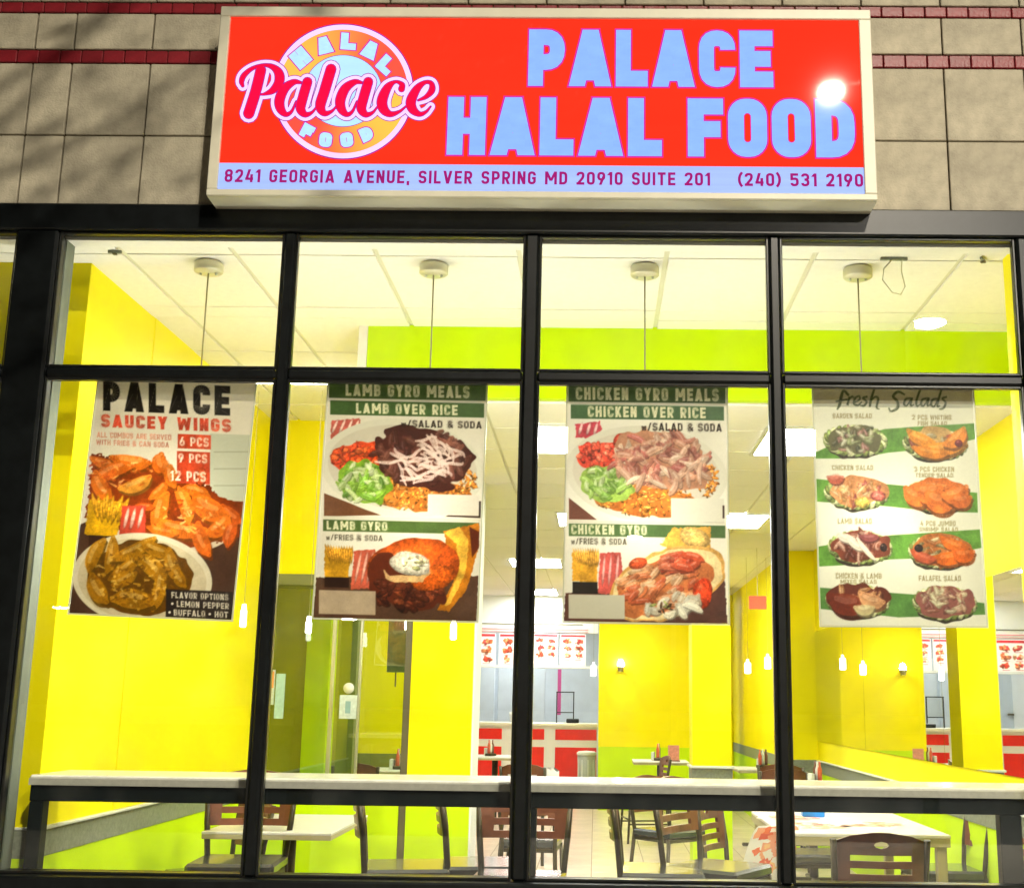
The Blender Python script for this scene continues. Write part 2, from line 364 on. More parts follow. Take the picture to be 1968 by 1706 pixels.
class Paint:
    """a picture in the pixel frame of a sheet given by its four corners"""
    def __init__(s, yt, yb, xlt, xrt, xlb, xrb, w, h, nx=300, base=(204, 196, 172), seed=1):
        s.e = (yt, yb, xlt, xrt, xlb, xrb); s.w = w; s.h = h; s.nx = nx; s.ny = int(nx * h / w)
        s.X, s.Y = np.meshgrid(np.linspace(0, 1, s.nx), np.linspace(0, h / w, s.ny)); s.sc = 1 / (xrt - xlt)
        s.img = np.ones((s.ny, s.nx, 3)) * np.array(base); s.seed = seed
        s.n1 = smooth_noise(s.ny, s.nx, 16, seed); s.n2 = smooth_noise(s.ny, s.nx, 3.8, seed + 5)
        s.n3 = smooth_noise(s.ny, s.nx, 1.8, seed + 9)
        s.img += (smooth_noise(s.ny, s.nx, 60, seed + 2)[..., None] - .5) * 14
    def T(s, x, y):
        yt, yb, xlt, xrt, xlb, xrb = s.e; v = (y - yt) / (yb - yt); xl = xlt + (xlb - xlt) * v; xr = xrt + (xrb - xrt) * v
        return (x - xl) / (xr - xl), v * s.h / s.w
    def loc(s, x, y):
        u, v = s.T(x, y); return (u - .5) * s.w, s.h - v * s.w
    def _px(s, d): return np.clip(.5 - d * s.nx, 0, 1)[..., None]
    def put(s, m, col): s.img = s.img * (1 - m) + np.array(col) * m
    def _el(s, cx, cy, rx, ry, ang):
        u, v = s.T(cx, cy); a = math.radians(ang); dx = s.X - u; dy = s.Y - v
        px = (dx * math.cos(a) + dy * math.sin(a)) / (rx * s.sc); py = (-dx * math.sin(a) + dy * math.cos(a)) / (ry * s.sc)
        return px, py, min(rx, ry) * s.sc
    def _win(s, cx, cy, rad):
        u, v = s.T(cx, cy); r = rad * s.sc + .01; x0 = max(0, int((u - r) * (s.nx - 1))); x1 = min(s.nx, int((u + r) * (s.nx - 1)) + 2)
        y0 = max(0, int((v - r) * (s.nx - 1))); y1 = min(s.ny, int((v + r) * (s.nx - 1)) + 2)
        return u, v, slice(y0, max(y0, y1)), slice(x0, max(x0, x1))
    def ellipse(s, cx, cy, rx, ry, ang, col, rough=0.):
        u, v, a_, b_ = s._win(cx, cy, max(rx, ry) * (1.1 + rough)); X = s.X[a_, b_]; Y = s.Y[a_, b_]
        if X.size == 0: return
        a = math.radians(ang); dx = X - u; dy = Y - v
        px = (dx * math.cos(a) + dy * math.sin(a)) / (rx * s.sc); py = (-dx * math.sin(a) + dy * math.cos(a)) / (ry * s.sc); k = min(rx, ry) * s.sc
        r = np.sqrt(px * px + py * py) + (s.n1[a_, b_] - .5) * rough * 1.4; m = s._px((r - 1) * k); s.img[a_, b_] = s.img[a_, b_] * (1 - m) + np.array(col) * m
    def poly(s, pts, col, rough=0.):
        P = [s.T(*p) for p in pts]; us = [p[0] for p in P]; vs = [p[1] for p in P]; n = s.nx - 1
        a_ = slice(max(0, int((min(vs) - .01) * n)), max(0, min(s.ny, int((max(vs) + .01) * n) + 2))); b_ = slice(max(0, int((min(us) - .01) * n)), max(0, min(s.nx, int((max(us) + .01) * n) + 2)))
        X = s.X[a_, b_]; Y = s.Y[a_, b_]
        if X.size == 0: return
        ins = np.zeros(X.shape, bool); dist = np.full(X.shape, 9.)
        for i in range(len(P)):
            (ax, ay), (bx_, by) = P[i - 1], P[i]
            c = ((ay > Y) != (by > Y)); xx = (bx_ - ax) * (Y - ay) / (by - ay + 1e-12) + ax; ins ^= c & (X < xx)
            L2 = (bx_ - ax) ** 2 + (by - ay) ** 2 + 1e-12; t = np.clip(((X - ax) * (bx_ - ax) + (Y - ay) * (by - ay)) / L2, 0, 1)
            dist = np.minimum(dist, np.hypot(X - ax - t * (bx_ - ax), Y - ay - t * (by - ay)))
        m = s._px(np.where(ins, -dist, dist) + (s.n2[a_, b_] - .5) * rough); s.img[a_, b_] = s.img[a_, b_] * (1 - m) + np.array(col) * m
    def quad_mask(s, q, M):
        if len(q) == 4: s.quad_mask((q[0], q[1], q[2]), M); s.quad_mask((q[0], q[2], q[3]), M); return
        """coverage of a small quad, added into M by taking the larger"""
        us = [p[0] for p in q]; vs = [p[1] for p in q]; n = s.nx - 1
        a_ = slice(max(0, int((min(vs) - .006) * n)), max(0, min(s.ny, int((max(vs) + .006) * n) + 2))); b_ = slice(max(0, int((min(us) - .006) * n)), max(0, min(s.nx, int((max(us) + .006) * n) + 2)))
        X = s.X[a_, b_]; Y = s.Y[a_, b_]
        if X.size == 0: return
        A = sum(q[i - 1][0] * q[i][1] - q[i][0] * q[i - 1][1] for i in range(len(q))); sg = 1 if A > 0 else -1; d = np.full(X.shape, -9.)
        for i in range(len(q)):
            (ax, ay), (bx_, by) = q[i - 1], q[i]; L = math.hypot(bx_ - ax, by - ay)
            if L < 1e-6: continue
            d = np.maximum(d, -sg * ((bx_ - ax) * (Y - ay) - (by - ay) * (X - ax)) / L)
        M[a_, b_] = np.maximum(M[a_, b_], np.clip(.5 - d * s.nx, 0, 1))
    def text(s, col, txt, x0, y0, x1, y1, t=.2, gap=.16, fade=1.):
        gl = [glyph(c, t) for c in txt]; nat = sum(g[0] for g in gl) + gap * (len(gl) - 1); M = np.zeros(s.X.shape); x = 0
        for ch, (w, st) in zip(txt, gl):
            for k in st:
                for q in stroke_quads(k, t):
                    s.quad_mask([s.T(x0 + (x + p[0]) / nat * (x1 - x0), y1 + p[1] * (y0 - y1)) for p in q], M)
            x += w + gap
        s.img = s.img * (1 - M[..., None] * fade) + np.array(col) * M[..., None] * fade
    def stroke(s, col, pts):
        f = Flat(); M = np.zeros(s.X.shape); f.brush(pts, lambda x, y: s.T(x, y), n=6)
        for fc in f.mb.f: s.quad_mask([(f.mb.v[i][0], f.mb.v[i][2]) for i in fc], M)
        s.img = s.img * (1 - M[..., None]) + np.array(col) * M[..., None]
    def rect(s, x0, y0, x1, y1, col): s.poly([(x0, y0), (x1, y0), (x1, y1), (x0, y1)], col)
    def blob(s, cx, cy, rx, ry, ang, col, tex=.28, hl=.5, rough=.22):
        """a morsel of printed food: rounded, darker at its rim, a catch of light on top"""
        u, v, a_, b_ = s._win(cx, cy, max(rx, ry) * (1.12 + rough)); X = s.X[a_, b_]; Y = s.Y[a_, b_]
        if X.size == 0: return
        a = math.radians(ang); dx = X - u; dy = Y - v
        px = (dx * math.cos(a) + dy * math.sin(a)) / (rx * s.sc); py = (-dx * math.sin(a) + dy * math.cos(a)) / (ry * s.sc); k = min(rx, ry) * s.sc
        r = np.sqrt(px * px + py * py) + (s.n1[a_, b_] - .5) * rough
        sh = 1.12 - .42 * np.clip(r, 0, 1.2) ** 2.4; lx = dx / (rx * s.sc); ly = dy / (ry * s.sc)
        sh = sh - .16 * ly + tex * (s.n2[a_, b_] - .5) + tex * .7 * (s.n3[a_, b_] - .5)
        c = np.array(col)[None, None] * np.clip(sh, .25, 1.35)[..., None]
        g = np.exp(-(((lx + .25) / .28) ** 2 + ((ly + .42) / .2) ** 2)) * hl * (.4 + s.n3[a_, b_])
        c = c + (np.array((255, 235, 200)) - c) * np.clip(g, 0, .8)[..., None]
        m = s._px((r - 1) * k); s.img[a_, b_] = s.img[a_, b_] * (1 - m) + c * m
    def chunk(s, x, y, L, w, ang, bend, col, hl=.3):
        """a curved shred: shadow, body and a paler ridge"""
        a = math.radians(ang); c, n_ = math.cos(a), math.sin(a); pts = []
        for t, k in ((-1, .35), (-.45, .9), (.1, 1.), (.6, .85), (1, .3)):
            b = bend * (1 - t * t); pts.append((x + L * t * c - b * n_, y + L * t * n_ + b * c, w * k))
        s.stroke(tuple(v * .52 for v in col), [(p[0] + w * .10, p[1] + w * .22, p[2]) for p in pts]); s.stroke(col, pts)
        s.stroke(tuple(v + (250 - v) * hl for v in col), [(p[0] - w * .1, p[1] - w * .18, max(6, p[2] * .28)) for p in pts[1:4]])
    def shreds(s, cx, cy, rx, ry, n, L, w, pal, seed, ang=None, hl=.3):
        R = random.Random(seed); it = []
        for i in range(n):
            t = R.random() * 6.283; q = math.sqrt(R.random()); it.append((cy + ry * q * math.sin(t), cx + rx * q * math.cos(t)))
        for y, x in sorted(it):
            j = R.uniform(.82, 1.12); s.chunk(x, y, L * R.uniform(.6, 1.25), w * R.uniform(.7, 1.25), R.uniform(0, 180) if ang is None else ang + R.uniform(-35, 35), R.uniform(-.5, .5) * L * .6, tuple(min(255, k * j) for k in R.choice(pal)), hl)
    def scatter(s, cx, cy, rx, ry, n, ln, wd, pal, seed, ang=None, hl=.3):
        R = random.Random(seed)
        for i in range(n):
            t = R.random() * 6.283; q = math.sqrt(R.random())
            c = R.choice(pal); j = R.uniform(.8, 1.12)
            s.blob(cx + rx * q * math.cos(t), cy + ry * q * math.sin(t), ln * R.uniform(.6, 1.2), wd * R.uniform(.7, 1.2), R.uniform(0, 180) if ang is None else ang + R.uniform(-30, 30), tuple(k * j for k in c), .35, hl, .5)
    def mesh(s, name, m, parent):
        sat = np.clip((s.img.max(-1) - s.img.min(-1) - 25) / 90, 0, 1); dk = np.clip((120 - s.img.max(-1)) / 60, 0, .5)   # printed food has grain, the paper little
        f = 1 + np.maximum(sat, dk) * (.16 * (s.n2 - .5) + .14 * (s.n3 - .5) + .34 * (s.n1 - .5)) + .03 * (s.n3 - .5); s.img = s.img * f[..., None]
        for ax in (0, 1): s.img = .72 * s.img + .14 * (np.roll(s.img, 1, ax) + np.roll(s.img, -1, ax))
        X = (s.X - .5) * s.w; Z = s.h - s.Y * s.w
        co = np.stack([X, np.zeros_like(X), Z], -1).reshape(-1, 3); nx, ny = s.nx, s.ny
        i = (np.arange(ny - 1)[:, None] * nx + np.arange(nx - 1)[None]).reshape(-1)
        f = np.stack([i, i + 1, i + nx + 1, i + nx], 1).astype(np.int32)
        me = bpy.data.meshes.new(name); me.vertices.add(len(co)); me.vertices.foreach_set("co", co.astype(np.float32).ravel())
        me.loops.add(f.size); me.loops.foreach_set("vertex_index", f[:, ::-1].ravel().astype(np.int32))
        me.polygons.add(len(f)); me.polygons.foreach_set("loop_start", np.arange(0, f.size, 4, dtype=np.int32)); me.update(calc_edges=True)
        c = np.clip(s.img / 255, 0, 1); c = np.where(c <= .04045, c / 12.92, ((c + .055) / 1.055) ** 2.4)
        at = me.color_attributes.new("print", 'FLOAT_COLOR', 'POINT')
        at.data.foreach_set("color", np.concatenate([c, np.ones(c.shape[:2] + (1,))], -1).astype(np.float32).ravel())
        me.materials.append(m); o = bpy.data.objects.new(name, me); COL.objects.link(o); o.parent = parent; return o

def print_mat(name, attr="print", trans=.12, col=None):
    m = bpy.data.materials.new(name); m.use_nodes = True; nt = m.node_tree; N = nt.nodes; L = nt.links
    b = N["Principled BSDF"]; b.inputs["Roughness"].default_value = .35; b.inputs["Specular IOR Level"].default_value = .35
    tl = N.new("ShaderNodeBsdfTranslucent"); mx = N.new("ShaderNodeMixShader"); mx.inputs[0].default_value = trans
    if col is None:
        a = N.new("ShaderNodeAttribute"); a.attribute_name = attr
        L.new(a.outputs["Color"], b.inputs["Base Color"]); L.new(a.outputs["Color"], tl.inputs[0])
    else:
        b.inputs["Base Color"].default_value = (*col, 1); tl.inputs[0].default_value = (*col, 1)
    L.new(b.outputs[0], mx.inputs[1]); L.new(tl.outputs[0], mx.inputs[2]); L.new(mx.outputs[0], N["Material Output"].inputs[0]); return m

PW, PH, PZ0, PY = .655, 1.02, 1.69, 4.905
M_print = print_mat("poster_print")
I_black = (28, 24, 20); I_red = (190, 62, 38); I_white = (240, 228, 208); I_grey = (70, 62, 48); I_cream = (226, 220, 184); I_gold = (128, 112, 70)
I_green = (46, 56, 26); I_pink = (205, 110, 85); I_dk = (40, 30, 26); I_yel = (205, 180, 60)
M_sleeve = mat("clear_sleeve_edge", lin(215, 214, 190), .25)
M_tape = glass_mat("clear_film", base=.05, rough=.06)

def poster(label, x, tilt, paint, yt_ext):
    t = thing("poster", label, "poster", (x, PY, PZ0)); t.rotation_euler = (0, math.radians(tilt), 0); t["group"] = "food posters hanging inside the window"
    paint.mesh("picture", M_print, t)
    bx("sleeve_edge", M_sleeve, -PW / 2 - .007, -PW / 2 - .0005, -.001, .002, -.007, PH, t)
    bx("sleeve_edge", M_sleeve, PW / 2 + .0005, PW / 2 + .007, -.001, .002, -.007, PH, t)
    bx("sleeve_edge", M_sleeve, -PW / 2, PW / 2, -.001, .002, -.007, -.0005, t)
    return t

def ptext(p, parts):
    for (ik, tx, x0, y0, x1, y1, wt) in parts: p.text(ik, tx, x0, y0, x1, y1, wt)

H_ = PH  # the picture reaches a little above the transom rail, as in the photograph
def ext(yt, yb, xlt, xrt, xlb, xrb):
    v = (PH - .955) / .955; dy = (yb - yt) * v
    return yt - dy, yb, xlt + (xlt - xlb) * v, xrt + (xrt - xrb) * v, xlb, xrb

# poster 1: wings
p = Paint(*ext(50, 1640, 200, 1262, 12, 1112), PW, PH, base=(222, 212, 192), seed=11)
p.poly([(960, 380), (1262, 380), (1200, 840), (940, 840)], (188, 188, 166))
for y in (505, 622, 738): p.poly([(985, y), (1230, y - 12), (1230, y - 4), (985, y + 8)], (160, 160, 138))
p.poly([(940, 838), (1262, 845), (1230, 1700), (0, 1700), (60, 1050), (500, 900)], (74, 48, 36), .012)
p.ellipse(720, 830, 520, 385, 4, (208, 190, 166)); p.ellipse(720, 800, 500, 372, 4, (120, 48, 12))
p.poly([(140, 40), (1280, 40), (1262, 842), (1060, 842), (985, 770), (740, 730), (560, 640), (140, 600)], (222, 212, 192))
p.poly([(960, 380), (1262, 380), (1200, 840), (980, 840), (960, 740)], (188, 188, 166))
for y in (505, 622, 738): p.poly([(985, y), (1230, y - 12), (1230, y - 4), (985, y + 8)], (160, 160, 138))
p.poly([(165, 560), (560, 590), (760, 720), (960, 740), (1000, 800), (1170, 860), (1160, 1090), (900, 1150), (500, 1080), (120, 1000)], (128, 48, 12), .03)
O = (224, 112, 26)
for b in [(235, 600, 90, 68, 12, 20, O), (420, 588, 130, 100, 6, 18, O), (640, 600, 60, 110, 80, 20, (220, 104, 22)), (300, 700, 150, 96, -28, -34, (206, 98, 24)), (235, 775, 105, 110, 60, 20, O), (450, 742, 112, 90, -24, 22, (228, 150, 50)), (610, 790, 80, 66, -45, 10, O),
          (1110, 930, 80, 96, 40, 14, (208, 88, 20)), (860, 800, 95, 84, 12, -20, O), (645, 950, 140, 110, 100, 30, O), (770, 880, 130, 96, 70, -26, (230, 120, 28)), (760, 1020, 170, 110, 8, 34, O), (965, 870, 120, 150, 30, 36, (232, 112, 22)), (640, 1060, 100, 70, 10, 10, O),
          (1010, 1010, 100, 104, -40, 26, O), (1110, 1070, 84, 84, 110, 14, (204, 88, 28)), (920, 1110, 110, 110, 70, 20, (216, 100, 24)), (520, 900, 60, 50, 0, 8, (202, 90, 24))]: p.chunk(*b, .18)
R_ = random.Random(3)
for i in range(70):
    a = R_.uniform(0, 6.28); q = math.sqrt(R_.random()); x, y = R_.choice(((340, 690, 190, 120), (860, 960, 270, 170)))[:2]; x += q * math.cos(a) * 230; y += q * math.sin(a) * 130
    p.stroke(R_.choice(((246, 168, 84), (170, 62, 12), (250, 190, 120), (190, 78, 16))), [(x, y, 7), (x + R_.uniform(-26, 26), y + R_.uniform(-14, 14), 13), (x + R_.uniform(-40, 40), y + R_.uniform(-22, 22), 7)])
p.chunk(705, 690, 70, 90, 80, 12, O); p.rect(740, 392, 965, 492, (196, 66, 36)); p.rect(735, 512, 960, 735, (196, 66, 36)); p.blob(900, 690, 40, 60, 0, (190, 70, 30))
p.poly([(140, 870), (375, 880), (330, 1125), (110, 1110)], (214, 158, 18), .01)
for i in range(13): p.blob(175 + i * 17, 900 + (i * 37) % 60, 14, 78, -18 + (i * 53) % 50, (212, 150, 30), .2, .2)
p.poly([(365, 905), (525, 895), (525, 1085), (350, 1100)], (196, 66, 44), .01)
for x in (395, 440, 490): p.blob(x, 985, 13, 70, 6, (232, 170, 150), .1, 0)
p.poly([(140, 1115), (345, 1115), (200, 1180), (140, 1200)], (52, 30, 22))
p.ellipse(505, 1395, 462, 300, 5, (212, 200, 172)); p.ellipse(505, 1400, 425, 268, 5, (196, 180, 148)); p.ellipse(500, 1395, 350, 245, 5, (92, 56, 8), .1)
G = (168, 112, 14)
for b in [(195, 1250, 120, 90, 115, 20), (285, 1240, 120, 84, 100, -14), (440, 1195, 170, 84, -28, 16), (600, 1185, 100, 90, 20, 14), (380, 1330, 120, 84, -38, 10), (725, 1290, 110, 96, 70, 20), (560, 1330, 130, 120, 40, -24), (760, 1370, 70, 80, 60, 10), (215, 1470, 100, 120, 60, 20), (385, 1400, 90, 76, -30, 8), (605, 1450, 150, 84, 100, -20), (440, 1545, 130, 130, 4, -16)]: p.chunk(*b, G, .22)
for i in range(150):
    a = R_.uniform(0, 6.28); q = math.sqrt(R_.random()); x = 480 + 320 * q * math.cos(a); y = 1385 + 200 * q * math.sin(a)
    p.stroke(R_.choice(((206, 152, 44), (120, 74, 8), (222, 176, 80), (96, 58, 8))), [(x, y, 8), (x + R_.uniform(-20, 20), y + R_.uniform(-14, 14), 13), (x + R_.uniform(-30, 30), y + R_.uniform(-20, 20), 7)])
p.rect(668, 1455, 1120, 1640, (36, 28, 26))
ptext(p, [(I_black, "PALACE", 230, 40, 1095, 250, .25), (I_red, "SAUCEY WINGS", 218, 275, 1100, 365, .24), (I_pink, "ALL COMBOS ARE SERVED", 190, 402, 695, 438, .16), (I_pink, "WITH FRIES & CAN SODA", 185, 455, 680, 490, .16),
             (I_white, "6 PCS", 752, 412, 950, 475, .2), (I_white, "9 PCS", 745, 528, 940, 590, .2), (I_white, "12 PCS", 692, 650, 932, 718, .2),
             (I_white, "FLAVOR OPTIONS", 705, 1472, 1090, 1512, .2), (I_white, "LEMON PEPPER", 742, 1530, 1095, 1570, .2), (I_white, "BUFFALO", 722, 1588, 935, 1628, .2), (I_white, "HOT", 1000, 1588, 1090, 1628, .2)])
for x, y in ((712, 1550), (694, 1608), (966, 1608)): p.ellipse(x, y, 8, 8, 0, I_white)
t = poster("saucey wings poster with orange chicken wings and a heaped plate, leftmost in the window", -1.788, 1.75, p, 0)


# poster 2: lamb
def headers(p, a, b, green=(74, 96, 50)):
    p.rect(*a, green); p.rect(*b, green)
p = Paint(*ext(135, 1585, 372, 1342, 283, 1305), PW, PH, base=(222, 214, 196), seed=23)
p.rect(372, 60, 1345, 212, (72, 92, 50)); p.rect(380, 228, 1332, 320, (66, 92, 48))
p.poly([(385, 360), (560, 340), (575, 385), (520, 420), (470, 450), (385, 480)], (196, 92, 80), .01)
for x in (410, 455, 500, 540): p.blob(x, 395, 9, 45, 20, (232, 190, 175), .1, 0)
p.poly([(345, 820), (700, 950), (345, 965)], (112, 70, 44)); p.poly([(1100, 950), (1310, 850), (1320, 955)], (60, 36, 24))
p.ellipse(830, 650, 500, 300, 6, (214, 208, 188)); p.ellipse(830, 650, 455, 262, 6, (202, 192, 172))
RICE = [(222, 140, 50), (205, 120, 40), (235, 160, 80)]
p.ellipse(930, 800, 330, 115, 8, (190, 110, 40), .2)
p.scatter(930, 820, 300, 95, 130, 22, 7, RICE, 3); p.scatter(1225, 730, 65, 75, 40, 20, 7, RICE, 4)
p.ellipse(570, 590, 175, 100, -8, (205, 66, 26), .2); p.scatter(560, 590, 150, 80, 60, 30, 16, [(220, 78, 30), (205, 62, 28), (228, 96, 40)], 5)
p.ellipse(590, 745, 170, 130, 20, (120, 160, 40), .2); p.shreds(585, 745, 140, 105, 46, 50, 30, [(150, 196, 60), (126, 180, 50), (196, 212, 140), (212, 220, 170), (96, 146, 40)], 6)
p.ellipse(960, 585, 305, 180, 12, (70, 34, 28), .2)
p.scatter(950, 590, 285, 165, 10, 44, 24, [(92, 48, 38)], 7, hl=.15)
p.shreds(955, 585, 280, 160, 90, 52, 34, [(96, 52, 40), (114, 62, 50), (76, 40, 34), (134, 78, 62)], 7, hl=.12)
R_ = random.Random(4)
for i in range(44):
    a = R_.uniform(0, 6.28); q = math.sqrt(R_.random()); x = 960 + 240 * q * math.cos(a); y = 590 + 135 * q * math.sin(a); an = R_.uniform(-.5, 1.2); L = R_.uniform(45, 85)
    p.stroke((226, 200, 188), [(x - L * math.cos(an), y - L * math.sin(an), 9), (x - .3 * L * math.cos(an) + R_.uniform(-18, 18), y - .3 * L * math.sin(an) + R_.uniform(-18, 18), 19), (x + .4 * L * math.cos(an) + R_.uniform(-22, 22), y + .4 * L * math.sin(an), 17), (x + L * math.cos(an), y + L * math.sin(an) + R_.uniform(-20, 20), 8)])
p.rect(990, 812, 1310, 942, (216, 206, 190)); p.rect(345, 962, 1318, 978, (212, 204, 184)); p.rect(340, 984, 1312, 1056, (74, 96, 44)); p.rect(1308, 850, 1320, 945, (40, 26, 20))
p.poly([(300, 1340), (1312, 1310), (1305, 1590), (280, 1590)], (84, 56, 40), .01)
p.poly([(352, 1170), (520, 1160), (500, 1345), (350, 1340)], (206, 148, 28), .01)
for i in range(11): p.blob(370 + i * 15, 1190 + (i * 31) % 30, 8, 48, -20 + (i * 47) % 45, (206, 142, 38), .2, .2)
p.rect(352, 1338, 505, 1400, (40, 22, 16)); p.poly([(535, 1175), (665, 1160), (650, 1400), (515, 1410)], (188, 84, 60), .01)
for x in (560, 600, 635): p.blob(x, 1280, 9, 95, 8, (222, 160, 140), .1, 0)
p.poly([(1090, 1040), (1312, 985), (1312, 1130), (1240, 1400), (1130, 1530), (1060, 1520), (1160, 1350)], (186, 110, 22), .01)
p.poly([(1095, 1050), (1190, 1010), (1250, 1100), (1230, 1300), (1140, 1480), (1100, 1500), (1190, 1290), (1170, 1120)], (232, 176, 60), .01)
p.blob(905, 1260, 275, 165, -8, (206, 84, 22), .2, .2, .08); p.poly([(1250, 1010), (1312, 1040), (1312, 1140), (1270, 1200)], (90, 34, 14))
p.ellipse(860, 1400, 240, 110, 12, (84, 34, 18), .2); p.ellipse(720, 1300, 90, 120, 20, (92, 36, 18), .2)
p.scatter(860, 1420, 220, 90, 50, 42, 20, [(96, 42, 24), (78, 32, 18), (120, 56, 30)], 9, hl=.15); p.blob(1020, 1330, 130, 75, -10, (214, 92, 20), .3, .2)
p.blob(890, 1245, 125, 72, 8, (226, 214, 190), .25, .2); p.poly([(720, 1285), (760, 1320), (950, 1320), (1020, 1290), (960, 1355), (790, 1365), (730, 1340)], (226, 180, 120), .01)
p.scatter(930, 1240, 90, 40, 14, 22, 10, [(236, 226, 206), (206, 190, 150), (150, 150, 100)], 44)
p.rect(318, 1418, 672, 1562, (178, 156, 130))
ptext(p, [(I_cream, "LAMB GYRO MEALS", 475, 118, 1240, 196, .24), (I_cream, "LAMB OVER RICE", 540, 242, 1168, 308, .22), (I_dk, "w/SALAD & SODA", 820, 345, 1318, 390, .19), (I_cream, "LAMB GYRO", 362, 992, 740, 1046, .22),
             (I_grey, "w/FRIES & SODA", 360, 1076, 712, 1110, .19)])
t = poster("lamb gyro meals poster with green headings and a plate of lamb over rice", -.805, .6, p, 0)

# poster 3: chicken
p = Paint(*ext(155, 1608, 302, 1295, 270, 1300), PW, PH, base=(228, 222, 206), seed=37)
p.rect(304, 60, 1290, 237, (74, 92, 60)); p.rect(318, 256, 1280, 347, (70, 98, 64))
p.poly([(345, 385), (500, 362), (515, 410), (440, 470), (350, 465)], (200, 70, 84), .012)
for x in (380, 430, 475): p.blob(x, 410, 10, 40, 15, (236, 180, 180), .1, 0)
p.poly([(304, 850), (480, 985), (304, 985)], (110, 66, 52)); p.poly([(1120, 990), (1275, 960), (1280, 1000)], (70, 40, 30))
p.ellipse(790, 690, 500, 300, 4, (216, 210, 192)); p.ellipse(790, 690, 455, 262, 4, (206, 196, 178))
p.ellipse(800, 860, 320, 95, 4, (196, 110, 44), .2); p.scatter(790, 850, 320, 100, 150, 22, 7, RICE, 13); p.scatter(1160, 720, 80, 110, 60, 22, 8, RICE, 14)
p.ellipse(520, 580, 180, 80, -10, (215, 70, 50), .2); p.scatter(530, 575, 165, 70, 60, 32, 18, [(228, 84, 60), (215, 66, 50), (236, 110, 84)], 15); p.blob(640, 490, 55, 50, 0, (214, 68, 46))
p.ellipse(540, 760, 165, 110, 12, (150, 180, 80), .2); p.shreds(540, 755, 145, 95, 46, 50, 30, [(176, 212, 104), (150, 196, 84), (205, 220, 160), (126, 166, 66)], 16)
p.ellipse(890, 610, 300, 185, 18, (184, 128, 98), .2)
p.shreds(890, 605, 290, 170, 110, 58, 34, [(222, 176, 150), (208, 152, 126), (184, 116, 98), (232, 200, 174), (158, 92, 80), (214, 166, 140), (196, 110, 100)], 17, hl=.25)
p.rect(945, 843, 1278, 992, (214, 208, 190)); p.rect(300, 992, 1290, 1006, (214, 206, 188)); p.rect(303, 1010, 1285, 1088, (78, 104, 58)); p.rect(1268, 885, 1280, 965, (60, 36, 28))
p.poly([(280, 1440), (660, 1380), (1280, 1340), (1295, 1612), (270, 1612)], (88, 54, 46), .01)
p.poly([(322, 1190), (490, 1185), (475, 1380), (325, 1360)], (212, 152, 46), .01)
for i in range(11): p.blob(345 + i * 14, 1210 + (i * 31) % 30, 8, 52, -20 + (i * 47) % 45, (216, 154, 60), .2, .2)
p.rect(325, 1368, 482, 1440, (40, 34, 30)); p.poly([(500, 1190), (630, 1185), (642, 1380), (600, 1440), (485, 1440)], (200, 84, 76), .01)
for x in (520, 560, 605): p.blob(x, 1300, 9, 95, 4, (228, 156, 150), .1, 0)
p.poly([(880, 1130), (950, 1030), (1195, 1020), (1190, 1150), (1130, 1220), (980, 1200)], (222, 164, 70), .015); p.blob(1090, 1090, 95, 62, 20, (230, 184, 104), .2, .3)
p.ellipse(920, 1370, 370, 205, -22, (214, 160, 84), .06); p.ellipse(920, 1375, 350, 190, -22, (232, 206, 152), .06); p.ellipse(905, 1385, 310, 165, -24, (190, 108, 60), .15)
p.shreds(890, 1385, 270, 135, 60, 58, 36, [(222, 146, 96), (208, 112, 66), (232, 184, 140), (198, 92, 56)], 18, -20)
p.shreds(990, 1235, 110, 55, 16, 60, 40, [(214, 84, 48), (200, 66, 40), (226, 120, 84)], 19, -15); p.blob(1140, 1430, 62, 92, 10, (214, 66, 30), .3, .3); p.blob(740, 1250, 60, 34, -20, (205, 80, 40))
p.shreds(960, 1500, 180, 55, 16, 54, 44, [(236, 228, 206), (226, 212, 184)], 20); p.scatter(880, 1520, 90, 30, 9, 22, 10, [(60, 40, 30), (80, 56, 40), (150, 160, 90)], 45)
p.rect(300, 1445, 652, 1590, (192, 186, 166))
ptext(p, [(I_cream, "CHICKEN GYRO MEALS", 350, 142, 1248, 224, .24), (I_cream, "CHICKEN OVER RICE", 425, 264, 1166, 334, .22), (I_dk, "w/SALAD & SODA", 762, 368, 1266, 418, .19), (I_cream, "CHICKEN GYRO", 318, 1016, 792, 1076, .22),
             (I_grey, "w/FRIES & SODA", 318, 1100, 666, 1137, .19)])
t = poster("chicken gyro meals poster with pale chicken over rice above an open pita", .198, .15, p, 0)

